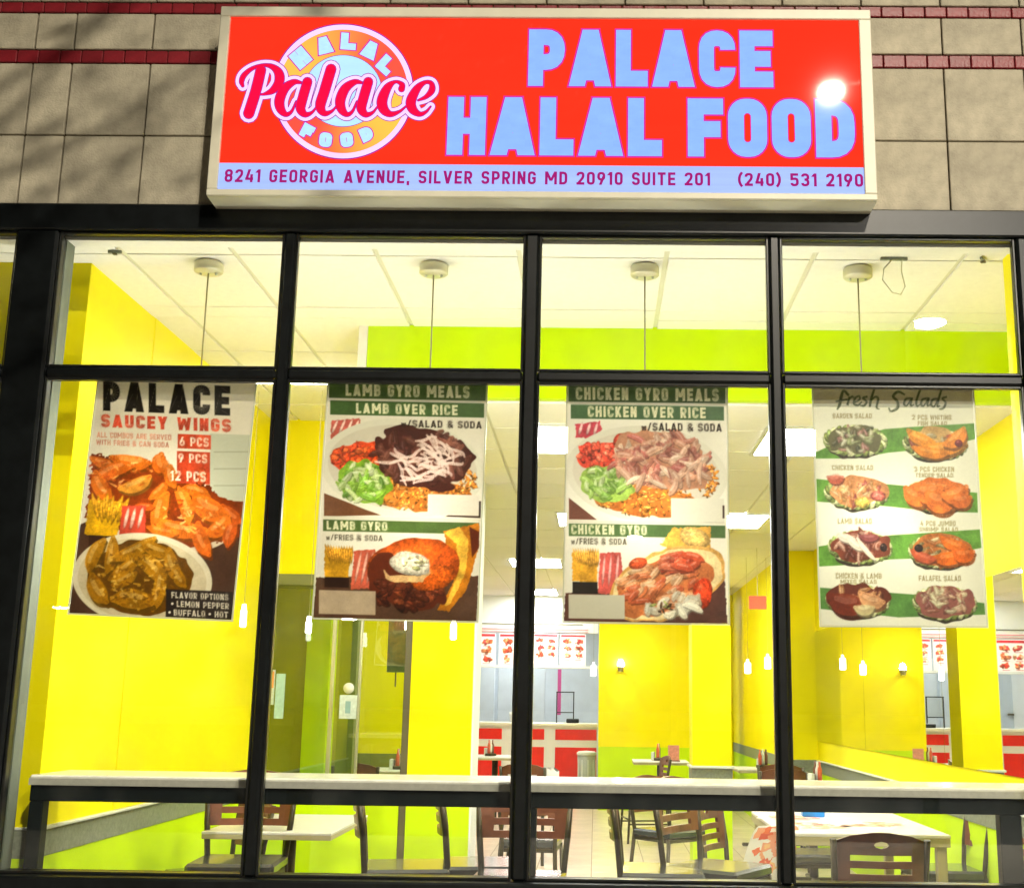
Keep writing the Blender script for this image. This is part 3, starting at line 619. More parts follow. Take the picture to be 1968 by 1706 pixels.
# poster 4: salads
p = Paint(*ext(160, 1630, 380, 1388, 400, 1468), PW, PH, base=(222, 220, 200), seed=51)
GR = (92, 140, 52)
p.rect(370, 60, 1400, 235, (172, 160, 128))
p.poly([(370, 560), (560, 470), (830, 400), (1010, 385), (1400, 360), (1410, 460), (1180, 520), (850, 552), (640, 590), (375, 592)], GR)
p.poly([(375, 720), (560, 740), (860, 755), (1415, 805), (1418, 930), (1150, 925), (860, 895), (375, 865)], GR)
p.poly([(380, 1150), (600, 1110), (860, 1075), (1430, 1035), (1440, 1150), (1100, 1215), (850, 1225), (560, 1262), (385, 1272)], GR)
p.poly([(385, 1400), (700, 1420), (1000, 1440), (1455, 1490), (1460, 1560), (900, 1580), (385, 1530)], (84, 128, 60))
def plate(cx, cy, pal, n=50, ln=42, wd=22, seed=1, main=None):
    p.ellipse(cx, cy + 45, 165, 85, 0, (52, 44, 34), .15)
    for i in range(26):
        a = i / 26 * 6.283; p.blob(cx + 185 * math.cos(a), cy + 12 + 84 * math.sin(a), 34, 18, math.degrees(a) + 60, ((140, 160, 90), (196, 200, 150), (110, 120, 60))[i % 3], .3, .2)
    p.ellipse(cx, cy, 180, 95, 0, pal[0], .25); p.shreds(cx, cy, 150, 78, n // 2, ln, wd, pal, seed)
    for m_ in main or []:
        if m_[2] > 45: p.chunk(cx + m_[0], cy + m_[1], m_[2], m_[3] * 1.5, m_[4], m_[3] * .4, m_[5], .15)
        else: p.blob(cx + m_[0], cy + m_[1], m_[2], m_[3], m_[4], m_[5], .35, .35)
plate(640, 465, [(96, 92, 62), (208, 200, 164), (160, 168, 110), (60, 62, 40), (176, 120, 110), (220, 214, 184)], 90, 30, 16, 61)
OR = (224, 138, 34); TN = (228, 118, 44)
plate(1150, 485, [(190, 150, 90), (210, 190, 140), (150, 60, 40)], 40, seed=62, main=[(-90, -40, 90, 50, 25, OR), (40, 20, 150, 60, -8, OR), (120, -40, 80, 60, -40, (226, 132, 40)), (-30, 50, 110, 45, 10, (214, 126, 30)), (150, 5, 26, 26, 0, (110, 30, 34))])
plate(640, 800, [(196, 132, 84), (226, 176, 110), (232, 196, 140), (170, 80, 70), (216, 140, 80)], 80, 44, 20, 63, main=[(-130, -90, 48, 38, 0, (180, 84, 64)), (140, 30, 45, 35, 0, (190, 96, 84)), (40, 70, 45, 34, 0, (222, 190, 90))])
plate(1160, 815, [(216, 112, 44), (236, 140, 64)], 40, seed=64, main=[(-130, -10, 75, 75, 20, TN), (-50, -40, 70, 90, 0, TN), (20, 10, 80, 95, 10, TN), (110, -20, 80, 70, -20, TN), (150, 20, 60, 60, 0, (220, 110, 40))])
plate(660, 1140, [(120, 58, 40), (150, 76, 52), (196, 150, 130), (100, 46, 34)], 70, 42, 22, 65, main=[(-90, -60, 60, 34, 20, (226, 214, 196)), (-30, -20, 70, 30, 40, (226, 216, 196)), (40, 20, 90, 20, 50, (230, 220, 200)), (60, -60, 60, 30, 0, (140, 70, 70)), (150, 10, 22, 26, 0, (40, 26, 26))])
plate(1175, 1165, [(190, 110, 50), (216, 200, 150), (120, 110, 70)], 50, seed=66, main=[(90, -50, 90, 48, 20, (230, 110, 24)), (60, 30, 110, 55, -10, (226, 104, 20)), (-110, 30, 80, 40, 20, (196, 84, 50)), (150, 10, 60, 60, 0, (222, 100, 22)), (-140, -10, 26, 24, 0, (40, 26, 26))])
plate(640, 1470, [(96, 42, 30), (214, 160, 110), (200, 140, 90)], 50, seed=67, main=[(-70, 0, 115, 88, 10, (118, 44, 26)), (90, -10, 80, 60, 20, (220, 160, 110)), (40, 50, 60, 44, 0, (206, 190, 140))])
plate(1200, 1480, [(140, 84, 76), (196, 160, 130), (168, 110, 90), (210, 200, 160)], 80, 38, 20, 68)
ptext(p, [(I_gold, "GARDEN SALAD", 500, 300, 748, 330, .17), (I_gold, "2 PCS WHITING", 1005, 308, 1252, 338, .17), (I_gold, "FISH SALAD", 1040, 348, 1225, 374, .17), (I_gold, "CHICKEN SALAD", 490, 634, 752, 664, .17), (I_gold, "3 PCS CHICKEN", 1015, 642, 1268, 672, .17),
             (I_gold, "TENDER SALAD", 1022, 682, 1262, 708, .17), (I_gold, "LAMB SALAD", 520, 972, 738, 1004, .17), (I_gold, "4 PCS JUMBO", 1050, 984, 1275, 1014, .17), (I_gold, "SHRIMP SALAD", 1042, 1024, 1290, 1050, .17),
             (I_gold, "CHICKEN & LAMB", 500, 1312, 795, 1344, .17), (I_gold, "MIXED SALAD", 530, 1352, 762, 1376, .17), (I_gold, "FALAFEL SALAD", 1035, 1324, 1305, 1356, .17)])
for st in [  # fresh
    [(600, 178, 16), (572, 150, 14), (556, 190, 18), (545, 240, 18), (528, 275, 8)], [(520, 222, 10), (595, 208, 12)],
    [(608, 190, 12), (594, 245, 14)], [(600, 215, 8), (622, 190, 12), (636, 196, 10)],
    [(640, 228, 8), (672, 208, 10), (668, 186, 10), (644, 200, 12), (636, 236, 13), (664, 244, 10), (686, 222, 7)],
    [(722, 188, 12), (694, 198, 12), (716, 222, 12), (700, 248, 12), (676, 246, 7)],
    [(770, 128, 12), (744, 210, 15), (736, 256, 12)], [(744, 216, 7), (772, 190, 11), (790, 204, 13), (780, 258, 12), (798, 272, 6)],
    # Salads
    [(960, 176, 10), (918, 156, 16), (886, 186, 16), (912, 220, 16), (912, 262, 17), (872, 284, 12), (856, 262, 9)],
    [(1000, 198, 10), (966, 204, 12), (954, 236, 13), (972, 246, 9), (998, 206, 8)], [(1006, 194, 12), (996, 244, 12), (1018, 240, 6)],
    [(1062, 130, 13), (1034, 210, 14), (1036, 248, 11), (1054, 240, 6)],
    [(1106, 198, 10), (1072, 206, 12), (1062, 238, 13), (1080, 246, 9), (1104, 206, 8)], [(1112, 194, 12), (1102, 244, 12), (1122, 240, 6)],
    [(1168, 200, 10), (1136, 208, 12), (1126, 240, 13), (1146, 250, 9), (1166, 210, 8)], [(1196, 128, 13), (1172, 210, 13), (1166, 250, 11), (1182, 246, 6)],
    [(1226, 188, 12), (1198, 200, 12), (1218, 226, 12), (1204, 262, 13), (1176, 270, 7)]]: p.stroke(I_green, st)
t = poster("fresh salads poster with eight small plates on green bands, rightmost in the window", 1.222, -.35, p, 0)

# ------------------------------------------------------------------ street side: ground, wall, window frame, sign
M_conc = mat("pavement_concrete", (.30, .28, .25), .9, var=.25, scale=5, bump=.4, bscale=40)
M_asph = mat("asphalt", (.05, .05, .052), .85, var=.3, scale=9, bump=.5, bscale=90)
o = bx("pavement", M_conc, -60, 60, -3.6, 4.86, -.16, -.02); o["kind"] = "structure"
o = bx("road", M_asph, -60, 60, -60, -3.62, -.30, -.15); o["kind"] = "structure"
o = bx("ground", M_conc, -200, 200, -200, 200, -.6, -.32); o["kind"] = "structure"

M_tile = mat("stone_wall_tile", lin(176, 168, 146), .7, var=.34, scale=7, bump=.35, bscale=110, objvar=.07)
M_red = mat("red_glazed_tile", lin(126, 26, 36), .42, var=.25, scale=20, bump=.2, bscale=80, objvar=.16)
M_grout = mat("grout", lin(92, 80, 58), .95, var=.2)
wall = thing("facade_wall", "beige square tiled shop wall with two thin red tile stripes above the window", "wall", (0, 4.86, 3.4))
L_ = lambda y: y - 4.86
o = bx("backing", M_grout, -6, 7, 4.862, 5.12, 3.40, 6.2, wall); o.location -= Vector((0, 4.86, 3.4))
xs = [-4.211, -3.866, -3.521, -3.176, -2.832, -2.487, -2.315, -1.971, -1.626, -1.281, -.936, -.592, -.247, .098, .443, .787, 1.132, 1.477, 1.822, 2.167, 2.512, 2.857, 3.2]
rows = [(3.402, 3.737), (3.737, 4.077), (4.141, 4.318), (4.372, 4.712)]
for (z0, z1) in rows:
    for i in range(len(xs) - 1):
        g = .0035; dy = rnd.uniform(0, .0012)
        w_ = xs[i + 1] - xs[i] - 2 * g; h_ = z1 - z0 - 2 * g
        piece("wall_tile", M_tile, (xs[i] + xs[i + 1]) / 2, -.006 - dy, (z0 + z1) / 2 - 3.4, w_, .016, h_, wall, .003)
for (z0, z1) in ((4.077, 4.141), (4.318, 4.372)):
    x = -3.6
    while x < 3.2:
        dy = rnd.uniform(0, .002); piece("red_tile", M_red, x + .047, -.005 - dy, (z0 + z1) / 2 - 3.4, .0905, .016, z1 - z0 - .007, wall, .003); x += .0945
upper = [bx("wall_panel", M_tile, xs[i] + .0035, xs[i + 1] - .0035, 4.846, 4.862, z, z + .333, wall, .003) for z in (4.716, 5.055) for i in range(8, 16)]
for u in upper: u.location -= Vector((0, 4.86, 3.4))

M_frame = mat("black_aluminium", (.0045, .006, .0065), .36, var=.6, scale=14, spec=.35)
M_bead = mat("dark_glazing_bead", (.035, .036, .033), .28, metal=.6, var=.3, scale=30)
M_glass = glass_mat("window_glass", tint=(.975, .985, .97), base=.045, dirt=.035)
win = thing("storefront_window", "black framed storefront window of four tall bays with a transom row above", "window", (0, 4.8, .73))
def wb(name, m, x0, x1, y0, y1, z0, z1, b=0.):
    o = bx(name, m, x0, x1, y0, y1, z0, z1, win, b); o.location -= Vector((0, 4.8, .73)); return o
FY0, FY1 = 4.80, 4.885
bays = [(-2.271, -1.321), (-1.275, -.3106), (-.2536, .701), (.747, 1.723)]
wb("header", M_frame, -4.2, 3.2, FY0 - .012, FY1, 3.2855, 3.402, .006)
wb("mullion", M_frame, -2.446, -2.2715, FY0 - .01, FY1, .7165, 3.285, .01)
for a, b in ((-1.321, -1.275), (-.3106, -.2536), (.701, .747)): wb("mullion", M_frame, a, b, FY0, FY1, .7165, 3.285, .01)
wb("mullion", M_frame, 1.7235, 1.90, FY0 - .01, FY1, .7165, 3.285, .01)
wb("sill", M_frame, -4.2, 3.2, FY0 - .05, 4.97, .60, .716, .008)
wb("base_panel", mat("base_panel", (.10, .07, .055), .6, var=.3, bump=.3), -4.2, 3.2, FY0 + .01, 5.0, -.02, .599)
allb = [(-3.60, -2.446)] + bays + [(1.90, 3.2)]
for a, b in allb:
    wb("transom_rail", M_frame, a + .001, b - .001, FY0 + .004, FY1 - .002, 2.651, 2.695, .01)
    for z0, z1 in ((.7163, 2.651), (2.695, 3.285)):
        t_ = .011
        m = MB(); y0, y1 = 4.812, 4.842
        bd = .004
        m.box(a, a + t_, y0, y1, z0 + .0005, z1 - .0005, bd); m.box(b - t_, b, y0, y1, z0 + .0005, z1 - .0005, bd)
        m.box(a + t_, b - t_, y0 + .0005, y1, z0, z0 + t_, bd); m.box(a + t_, b - t_, y0 + .0005, y1, z1 - t_, z1, bd)
        o = m.build("glazing_bead", M_bead, win); o.location = (0, -4.8, -.73)
        wb("glass_pane", M_glass, a + .002, b - .002, 4.846, 4.852, z0 + .002, z1 - .002)

# sign ------------------------------------------------------------
sgn = thing("shop_sign", "lit red box sign reading PALACE HALAL FOOD above the shop window", "sign", (-.25, 4.65, 3.8))
M_cab = mat("sign_cabinet", lin(216, 212, 190), .42, var=.08, scale=6)
def em(name, col, st=1., rough=.022):
    m = mat(name, tuple(c * .35 for c in col), rough, emit=col, es=st, spec=.5); N = m.node_tree.nodes; L = m.node_tree.links   # uneven tubes behind the acrylic
    tc = N.new("ShaderNodeTexCoord"); mp = N.new("ShaderNodeMapping"); mp.inputs["Scale"].default_value = (.7, 1, 3.2); nz = N.new("ShaderNodeTexNoise"); nz.inputs["Scale"].default_value = 1.6; nz.inputs["Detail"].default_value = 7; nz.inputs["Roughness"].default_value = .6
    mr = N.new("ShaderNodeMapRange"); mr.inputs[1].default_value = .3; mr.inputs[2].default_value = .7; mr.inputs[3].default_value = st * .86; mr.inputs[4].default_value = st * 1.06
    L.new(tc.outputs["Generated"], mp.inputs[0]); L.new(mp.outputs[0], nz.inputs["Vector"]); L.new(nz.outputs[0], mr.inputs[0]); L.new(mr.outputs[0], N["Principled BSDF"].inputs["Emission Strength"]); return m
E_red = em("sign_red", (1.0, .030, .011), 1.05)
E_blue = em("sign_letter_blue", (.235, .42, 1.0), 1.0); E_strip = em("sign_strip_blue", (.34, .47, 1.0), 1.0)
E_mag = em("sign_magenta_text", (.36, .012, .17), .8); E_edge = em("sign_letter_edge", (.62, .03, .42), .8); E_lil = em("sign_lilac", (.83, .60, 1.0), 1.0)
E_crim = em("sign_crimson", (.95, .005, .06), .85); E_pur = em("sign_purple_line", (.36, .02, .38), .7); E_pale = em("sign_pale_blue", (.42, .70, 1.0), 1.0); E_navy = em("sign_navy_line", (.03, .12, .32), .8)
def sb(name, m, x0, x1, y0, y1, z0, z1, b=0.):
    o = bx(name, m, x0, x1, y0, y1, z0, z1, sgn, b); o.location -= sgn.location; return o
SX0, SX1, SZ0, SZ1 = -1.612, 1.123, 3.380, 4.232
fx0, fx1, fz0, fz1 = SX0 + .042, SX1 - .05, SZ0 + .028, SZ1 - .045
sb("cabinet", M_cab, SX0, SX1, 4.664, 4.845, SZ0, SZ1)
sb("frame_rail", M_cab, SX0, SX1, 4.645, 4.6635, fz1, SZ1, .003); sb("frame_rail", M_cab, SX0, SX1, 4.645, 4.6635, SZ0, fz0, .003)
sb("frame_rail", M_cab, SX0, fx0, 4.6455, 4.6635, fz0 + .0005, fz1 - .0005, .003); sb("frame_rail", M_cab, fx1, SX1, 4.6455, 4.6635, fz0 + .0005, fz1 - .0005, .003)
zs = 3.526
sb("red_panel", E_red, fx0 + .0005, fx1 - .0005, 4.656, 4.663, zs + .0005, fz1 - .0005); sb("address_strip", E_strip, fx0 + .0005, fx1 - .0005, 4.656, 4.663, fz0 + .0005, zs)
# sign-local coordinates: world x, z at Y=4.655
def flat_at(k): return Flat(4.6555 - k * .0006)
def sput(fl, name, m): o = fl.build(name, m, sgn); o.location = (-sgn.location.x, -sgn.location.y, -sgn.location.z); return o
SK = 4.65 / 4.6; fz = lambda z: EYE + (z - EYE) * SK; fx = lambda x: x * SK
def letters(txt, x0, z0, hgt, width, t, gap, m, k, name, gw=1., edge=None):
    """each letter its own part"""
    gl = [glyph(c, t, gw=gw) for c in txt]; nat = sum(g[0] for g in gl) + gap * (len(gl) - 1); sx = width / nat; x = x0
    for ch, (w, st) in zip(txt, gl):
        if ch != ' ':
            if edge: f = flat_at(k - .5); f.text(ch, x, z0, hgt, w * sx, t, gap, grow=.0065, gw=gw); sput(f, "letter_edge", edge)
            f = flat_at(k); f.text(ch, x, z0, hgt, w * sx, t, gap, gw=gw); sput(f, name, m)
        x += (w + gap) * sx
for txt, x0, x1, z0, z1 in (("PALACE", -.304, .704, 3.852, 4.107), ("HALAL", -.629, .246, 3.545, 3.800), ("FOOD", .352, 1.030, 3.545, 3.800)):
    x0, x1, z0, z1 = fx(x0), fx(x1), fz(z0), fz(z1); letters(txt, x0, z0, z1 - z0, x1 - x0, .275, .085, E_blue, 2, "sign_letter", 1.16, E_edge)
for txt, x0, x1 in (("8241 GEORGIA AVENUE, SILVER SPRING MD 20910 SUITE 201", -1.527, .441), ("(240) 531 2190", .553, 1.057)):
    letters(txt, fx(x0), fz(3.419), fz(3.475) - fz(3.419), fx(x1) - fx(x0), .19, .17, E_mag, 1, "address_letter")
# logo
def lg(x, y):  # pixel frame of a close-up of the emblem -> sign plane
    u = x / 1968; v = y / 1359
    X = (-1.582 + .914 * u) * (1 - v) + (-1.532 - .000 + .889 * u) * v
    Z = 4.161 + .006 * u - .676 * v
    return fx(X), fz(Z)
cx_, cy_ = 1072, 682
def ring(fl, rx0, ry0, rx1, ry1, n=96, col=None):
    vs = []; fs = []; cs = []
    y = fl.y0
    for i in range(n + 1):
        a = 2 * math.pi * i / n
        for rx, ry in ((rx0, ry0), (rx1, ry1)):
            p_ = lg(cx_ + rx * math.cos(a), cy_ - ry * math.sin(a)); vs.append((p_[0], y, p_[1])); cs.append(a)
    for i in range(n): fs.append((2 * i, 2 * i + 1, 2 * i + 3, 2 * i + 2))
    fl.mb.add(vs, fs); return cs
f = flat_at(.2); ring(f, 0.1, 0.1, 640, 612); sput(f, "emblem_edge", E_pur)
f = flat_at(.6); ring(f, 560, 540, 630, 602); sput(f, "emblem_ring", E_lil)
f = flat_at(.9); cs = ring(f, 300, 290, 584, 556); band = sput(f, "emblem_band", None)
me = band.data; at = me.color_attributes.new("print", 'FLOAT_COLOR', 'POINT'); cc = []
for a in cs:
    a = math.degrees(a) % 360
    if a < 180: t_ = min(1, max(0, (a - 35) / 110)); r_, y_ = (1, .02, .03), (1, .52, .06)
    else: t_ = min(1, max(0, (a - 225) / 100)); r_, y_ = (1, .015, .03), (1, .55, .05)
    t_ = t_ * t_ * (3 - 2 * t_); cc += [*(r_[i] * (1 - t_) + y_[i] * t_ for i in range(3)), 1]
at.data.foreach_set("color", cc)
mb_ = mat("emblem_gradient", (.3, .1, .05), .12, emit=(1, 1, 1), es=1.); N = mb_.node_tree.nodes; an = N.new("ShaderNodeAttribute"); an.attribute_name = "print"
mb_.node_tree.links.new(an.outputs["Color"], N["Principled BSDF"].inputs["Emission Color"]); me.materials.clear(); me.materials.append(mb_)
f = flat_at(1.1); ring(f, .1, .1, 352, 326); sput(f, "emblem_disc_edge", E_pur)
f = flat_at(1.3); ring(f, .1, .1, 346, 320); sput(f, "emblem_disc", E_pale)
arc = [("H", 690, 385, 160, -40), ("A", 905, 270, 148, -14), ("L", 1122, 234, 148, 4), ("A", 1318, 312, 148, 26), ("L", 1462, 450, 148, 42), ("F", 750, 1045, 118, 28), ("O", 915, 1120, 122, 8), ("O", 1105, 1120, 122, -8), ("D", 1283, 1070, 120, -24)]
for ch, x, y, s_, ro in arc:
    a = math.radians(ro); w_, _ = glyph(ch, .36, gw=1.15)
    def fn2(px, py, x=x, y=y, s_=s_, a=a, w_=w_):
        dx = (px - w_ / 2) * s_ * 1.15; dy = -(py - .5) * s_; return lg(x + dx * math.cos(a) - dy * math.sin(a), y + dx * math.sin(a) + dy * math.cos(a))
    for grow, mm, k, nm in ((9, E_edge, 1.5, "emblem_letter_edge"), (0, E_pale, 1.7, "emblem_letter")):
        f = flat_at(k); f.text(ch, 0, 0, 1, w_, .36, fn=fn2, grow=grow / s_ + .02, gw=1.15); sput(f, nm, mm)
pal = [[(332, 498, 92), (285, 690, 94), (228, 870, 96), (222, 888, 96)],
       [(168, 640, 26), (158, 600, 44), (180, 545, 46), (250, 485, 34), (350, 452, 26), (440, 470, 50), (495, 530, 82), (495, 610, 84), (440, 680, 60), (370, 712, 26), (325, 718, 14)]]
a1 = [[(700, 612, 20), (630, 606, 50), (545, 665, 80), (500, 770, 88), (512, 850, 76), (560, 895, 44), (610, 868, 24), (650, 780, 14)], [(752, 604, 84), (712, 740, 86), (690, 840, 84), (730, 895, 54), (790, 880, 24), (840, 822, 12)]]
l1 = [[(965, 488, 92), (905, 690, 92), (868, 820, 88), (905, 885, 54), (970, 868, 24), (1025, 810, 12)]]
c1 = [[(1600, 668, 56), (1604, 628, 44), (1545, 603, 26), (1475, 655, 70), (1425, 770, 92), (1440, 850, 84), (1500, 893, 52), (1580, 870, 24), (1650, 815, 12)]]
e1 = [[(1750, 770, 16), (1820, 738, 36), (1872, 680, 56), (1868, 618, 40), (1812, 608, 34), (1740, 665, 66), (1685, 775, 88), (1700, 850, 78), (1762, 893, 44), (1820, 872, 24), (1862, 825, 12)]]
sh_ = lambda S, d: [[(x + d, y, w_) for x, y, w_ in s_] for s_ in S]
word = [pal, a1, l1, sh_(a1, 548), c1, e1]
for grow, mm, k, nm in ((40, E_pur, 2.0, "script_outline"), (33, E_lil, 2.3, "script_edge"), (4, E_pur, 2.9, "script_line"), (-3, E_crim, 3.2, "script_letter")):  # widest layer is a purple outline around the lilac edge
    for lt in word:
        f = flat_at(k)
        for s_ in lt: f.brush(s_, lg, grow=grow)
        sput(f, nm, mm)

# street lamps behind the camera: their heads mirror in the sign and in the glass
M_pole = mat("lamp_pole_paint", (.03, .035, .03), .5)
def street_lamp(loc, px, py, energy, label, strength, w_, col=(1, .90, .72)):
    t = thing("street_lamp", label, "street lamp", (px, py, -.15), 0, "street lamps by the kerb"); x, y, z = loc[0] - px, loc[1] - py, loc[2] + .15
    MB().lathe([(.16, 0), (.16, .25), (.09, .4), (.075, 2), (.055, z - .2), (.05, z + .05), (0, z + .05)], 14).build("pole", M_pole, t)
    MB().tube([(0, 0, z - .1), (x * .5, y * .5, z + .12), (x * .93, y * .93, z + .1)], .03, 8).build("arm", M_pole, t)
    h = MB().lathe([(0, .14), (.1, .13), (w_, .05), (w_, .02)], 20).build("head", M_pole, t); h.location = (x, y, z)
    d = MB().lathe([(w_ * .95, .015), (w_ * .7, -.012), (0, -.02)], 20).build("diffuser", mat("street_lamp_glow", (.8, .8, .7), .3, emit=col, es=strength), t); d.location = (x, y, z)
    #ld = bpy.data.lights.new("lamp_light", 'POINT'); ld.energy = energy; ld.color = col; ld.shadow_soft_size = w_; lo = bpy.data.objects.new("lamp_light", ld); COL.objects.link(lo); lo.parent = t; lo.location = (x, y, z - .12)
street_lamp((2.73, -4.07, 8.5), 3.6, -3.9, 0, "tall street lamp nearer the shop by the kerb", 16500, .115)
street_lamp((4.45, -6.16, 6.42), 5.6, -6.3, 350, "shorter street lamp across the road", 3200, .24, (1, .93, .8))

for (x, y, z), px, lb in (((1.07, -24.9, 5.97), 2.2, "farthest street lamp straight across the road"), ((-14.17, -22.6, 3.61), -15, "far street lamp down the left of the road"), ((-6.9, -24.5, 3.52), -7.8, "far low street lamp between two others across the road")):
    street_lamp((x, y, z), px, y - .5, 0, lb, 260, .22, (1, .95, .85))

# street tree: its bare limbs shade the wall left of the sign
M_bark = mat("bark", (.09, .07, .05), .9, var=.3, scale=12, bump=.8, bscale=25); M_leaf = mat("leaf", (.07, .10, .03), .6, var=.4, scale=3)
tr = thing("street_tree", "slender street tree with sparse leaves by the kerb left of the shop", "tree", (-2.0, 1.2, -.02))
MB().tube([(0, 0, 0), (.05, .02, 1.6), (-.02, .05, 3.0), (.05, 0, 4.4), (.15, .05, 7.0)], .10, 10, .025).build("trunk", M_bark, tr)
lv = []
for i in range(18):
    z = 4.3 + i * .14; a = (-.35 + (i * .37) % 1.3) if i % 3 else i * 2.4; L0 = 2.7 - .08 * i
    pts = [Vector((.05, .03, z))]; dr = Vector((math.cos(a), math.sin(a) * .6, .3)).normalized()
    for k in range(5): dr = (dr + Vector((rnd.uniform(-.25, .25), rnd.uniform(-.2, .2), rnd.uniform(-.05, .2)))).normalized(); pts.append(pts[-1] + dr * L0 / 5)
    MB().tube(pts, .035, 6, .008).build("branch", M_bark, tr)
    for k in range(2, 6):
        for q in range(9): lv.append(pts[k] + Vector((rnd.gauss(0, .13), rnd.gauss(0, .13), rnd.gauss(0, .12))))
m = MB()
for c in lv:
    a = Vector((rnd.gauss(0, 1), rnd.gauss(0, 1), rnd.gauss(0, 1))).normalized(); b = a.orthogonal().normalized(); s_ = rnd.uniform(.03, .06)
    m.add([c - a * s_, c + b * s_ * .5, c + a * s_, c - b * s_ * .5], [(0, 1, 2, 3)])
o = m.build("leaves", M_leaf, tr); o["kind"] = "stuff"

# ------------------------------------------------------------------ interior shell
CH, CL = 3.28, 2.905          # high and low ceiling
YEL = (.84, .745, .001); LIM = (.52, .75, .001)
M_yel = mat("yellow_wall_paint", YEL, .5, spec=.15, var=.05, scale=2.5, bump=.08, bscale=70)
M_lime = mat("lime_wall_paint", LIM, .5, spec=.15, var=.05, scale=2.5, bump=.08, bscale=70)
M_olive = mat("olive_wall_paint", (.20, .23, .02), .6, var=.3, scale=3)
M_grey = mat("grey_plaster", (.13, .15, .12), .7, var=.15, scale=7, bump=.1)
M_rail = mat("grey_chair_rail", (.20, .22, .17), .5, var=.3, scale=50, bump=.15, bscale=150)
M_cap = mat("pale_rail_cap", (.62, .64, .58), .4)
M_ceil = mat("white_ceiling_tile", (.83, .82, .76), .9, var=.05, scale=30, bump=.2, bscale=250, objvar=.02)
M_tee = mat("ceiling_grid_metal", (.66, .65, .52), .5)
M_floor = mat("beige_floor_tile", (.56, .46, .36), .28, var=.2, scale=4, objvar=.06, bump=.04)
M_fgr = mat("floor_grout", (.33, .27, .2), .9)
M_white = mat("white_wall_paint", (.78, .80, .82), .6, var=.05, scale=3)
M_cool = mat("kitchen_steel_white", (.62, .70, .80), .35, var=.08, scale=4)

fl_ = bx("floor", M_fgr, -4.2, 3.4, 5.0, 24, -.12, -.004); fl_["kind"] = "structure"
for i in range(10):
    for j in range(28):
        piece("floor_tile", M_floor, -2.32 + i * .46 + .5 * .46 - fl_.location.x, 5.3 + j * .46 - fl_.location.y, .0575 + .0015, .452, .452, .006, fl_, .0015)

# ceilings
c1_ = bx("ceiling", M_tee, -4.2, 2.6, 4.885, 8.5, CH + .012, CH + .06); c1_["kind"] = "structure"
gx = [-.5085 + .627 * k - .0 for k in range(-6, 6)]
gx = [-.98 - .627 * k for k in range(4, 0, -1)] + [-.98, -.353, .2915, .93, 1.57, 2.21] if False else [-4.1, -3.47, -2.86, -2.10, -1.606, -.98, -.353, .29, .93, 1.575, 2.21]
gy = [4.97, 5.07, 5.80, 5.965, 6.6, 7.2, 7.85, 8.46]
for i in range(len(gx) - 1):
    for j in range(len(gy) - 1):
        if gy[j] > 6.0 and gx[i] > -1.3: continue
        g = .014 if gy[j] != 4.97 else .006
        piece("ceiling_tile", M_ceil, (gx[i] + gx[i + 1]) / 2 - c1_.location.x, (gy[j] + gy[j + 1]) / 2 - c1_.location.y, CH + .006 - c1_.location.z + rnd.uniform(0, .003), gx[i + 1] - gx[i] - .022, gy[j + 1] - gy[j] - .012, .011, c1_, .002)
bx("edge_strip", M_ceil, -4.2, 2.6, 4.887, 4.962, CH - .006, CH + .011, c1_).location -= c1_.location
c2_ = bx("low_ceiling", M_tee, -1.2, 3.4, 6.16, 24, CL + .012, CL + .06); c2_["kind"] = "structure"
bx("rear_ceiling_part", M_tee, -4.2, -1.202, 8.63, 24, CL + .012, CL + .06, c2_).location -= c2_.location
TRO = [(-.09, 7.1), (1.25, 7.1), (-.05, 10.35), (1.14, 10.35), (-.69, 13.8), (.7, 13.8), (-.85, 17.6), (.8, 19.4), (-1.3, 20.6), (-2.0, 10.6)]  # the last one is added to brighten the lobby
for i in range(9):
    for j in range(22):
        x = -3.05 + .61 * i; y = 6.22 + .61 * j
        if i < 3 and y < 8.6: continue
        piece("ceiling_tile", M_ceil, x + .305 - c2_.location.x, y + .305 - c2_.location.y, CL + .006 - c2_.location.z + rnd.uniform(0, .003), .592, .592, .011, c2_, .002)

def wall_thing(name, label, m, x0, x1, y0, y1, z0, z1, cat="wall"): return tag(bx(name, m, x0, x1, y0, y1, z0, z1), label, cat)
def sub(o, name, m, x0, x1, y0, y1, z0, z1, b=0.):
    c = bx(name, m, x0, x1, y0, y1, z0, z1, o, b); c.location -= o.location; return c

sof = wall_thing("bulkhead", "lime green bulkhead where the high ceiling drops behind the transom windows", M_lime, -1.207, 2.199, 6.1, 6.155, CL - .002, CH + .01, "bulkhead")
sub(sof, "side_panel", M_ceil, -1.255, -1.209, 6.1, 8.5, CL - .002, CH + .01)
# left wall
RT, RB = .845, .722
lw = wall_thing("side_wall", "bright yellow left wall with a grey chair rail above lime green paint", M_yel, -2.9, -2.29, 5.191, 8.32, RT, CH + .012)
sub(lw, "lower_panel", M_lime, -2.9, -2.291, 5.191, 8.32, 0, RB)
sub(lw, "chair_rail", M_rail, -2.9, -2.285, 5.185, 8.32, RB, RT - .012, .002); sub(lw, "rail_cap", M_cap, -2.9, -2.262, 5.18, 8.319, RT - .0118, RT - .0005, .002)
sub(lw, "pilaster", M_yel, -2.5, -2.2865, 6.0, 8.319, RT + .001, CH + .011)
pl = wall_thing("window_pier", "narrow darker yellow pier just inside the left end of the window", M_yel, -4.2, -2.29, 5.19 - .006, 5.19, RT, CH + .012, "pier")
pl2 = sub(pl, "lower_panel", M_lime, -4.2, -2.291, 5.184, 5.19, 0, RB)
rv = wall_thing("window_reveal", "grey plastered reveal at the left edge of the window", M_grey, -2.47, -2.272, 4.888, 4.965, -.01, CH + .01, "reveal")
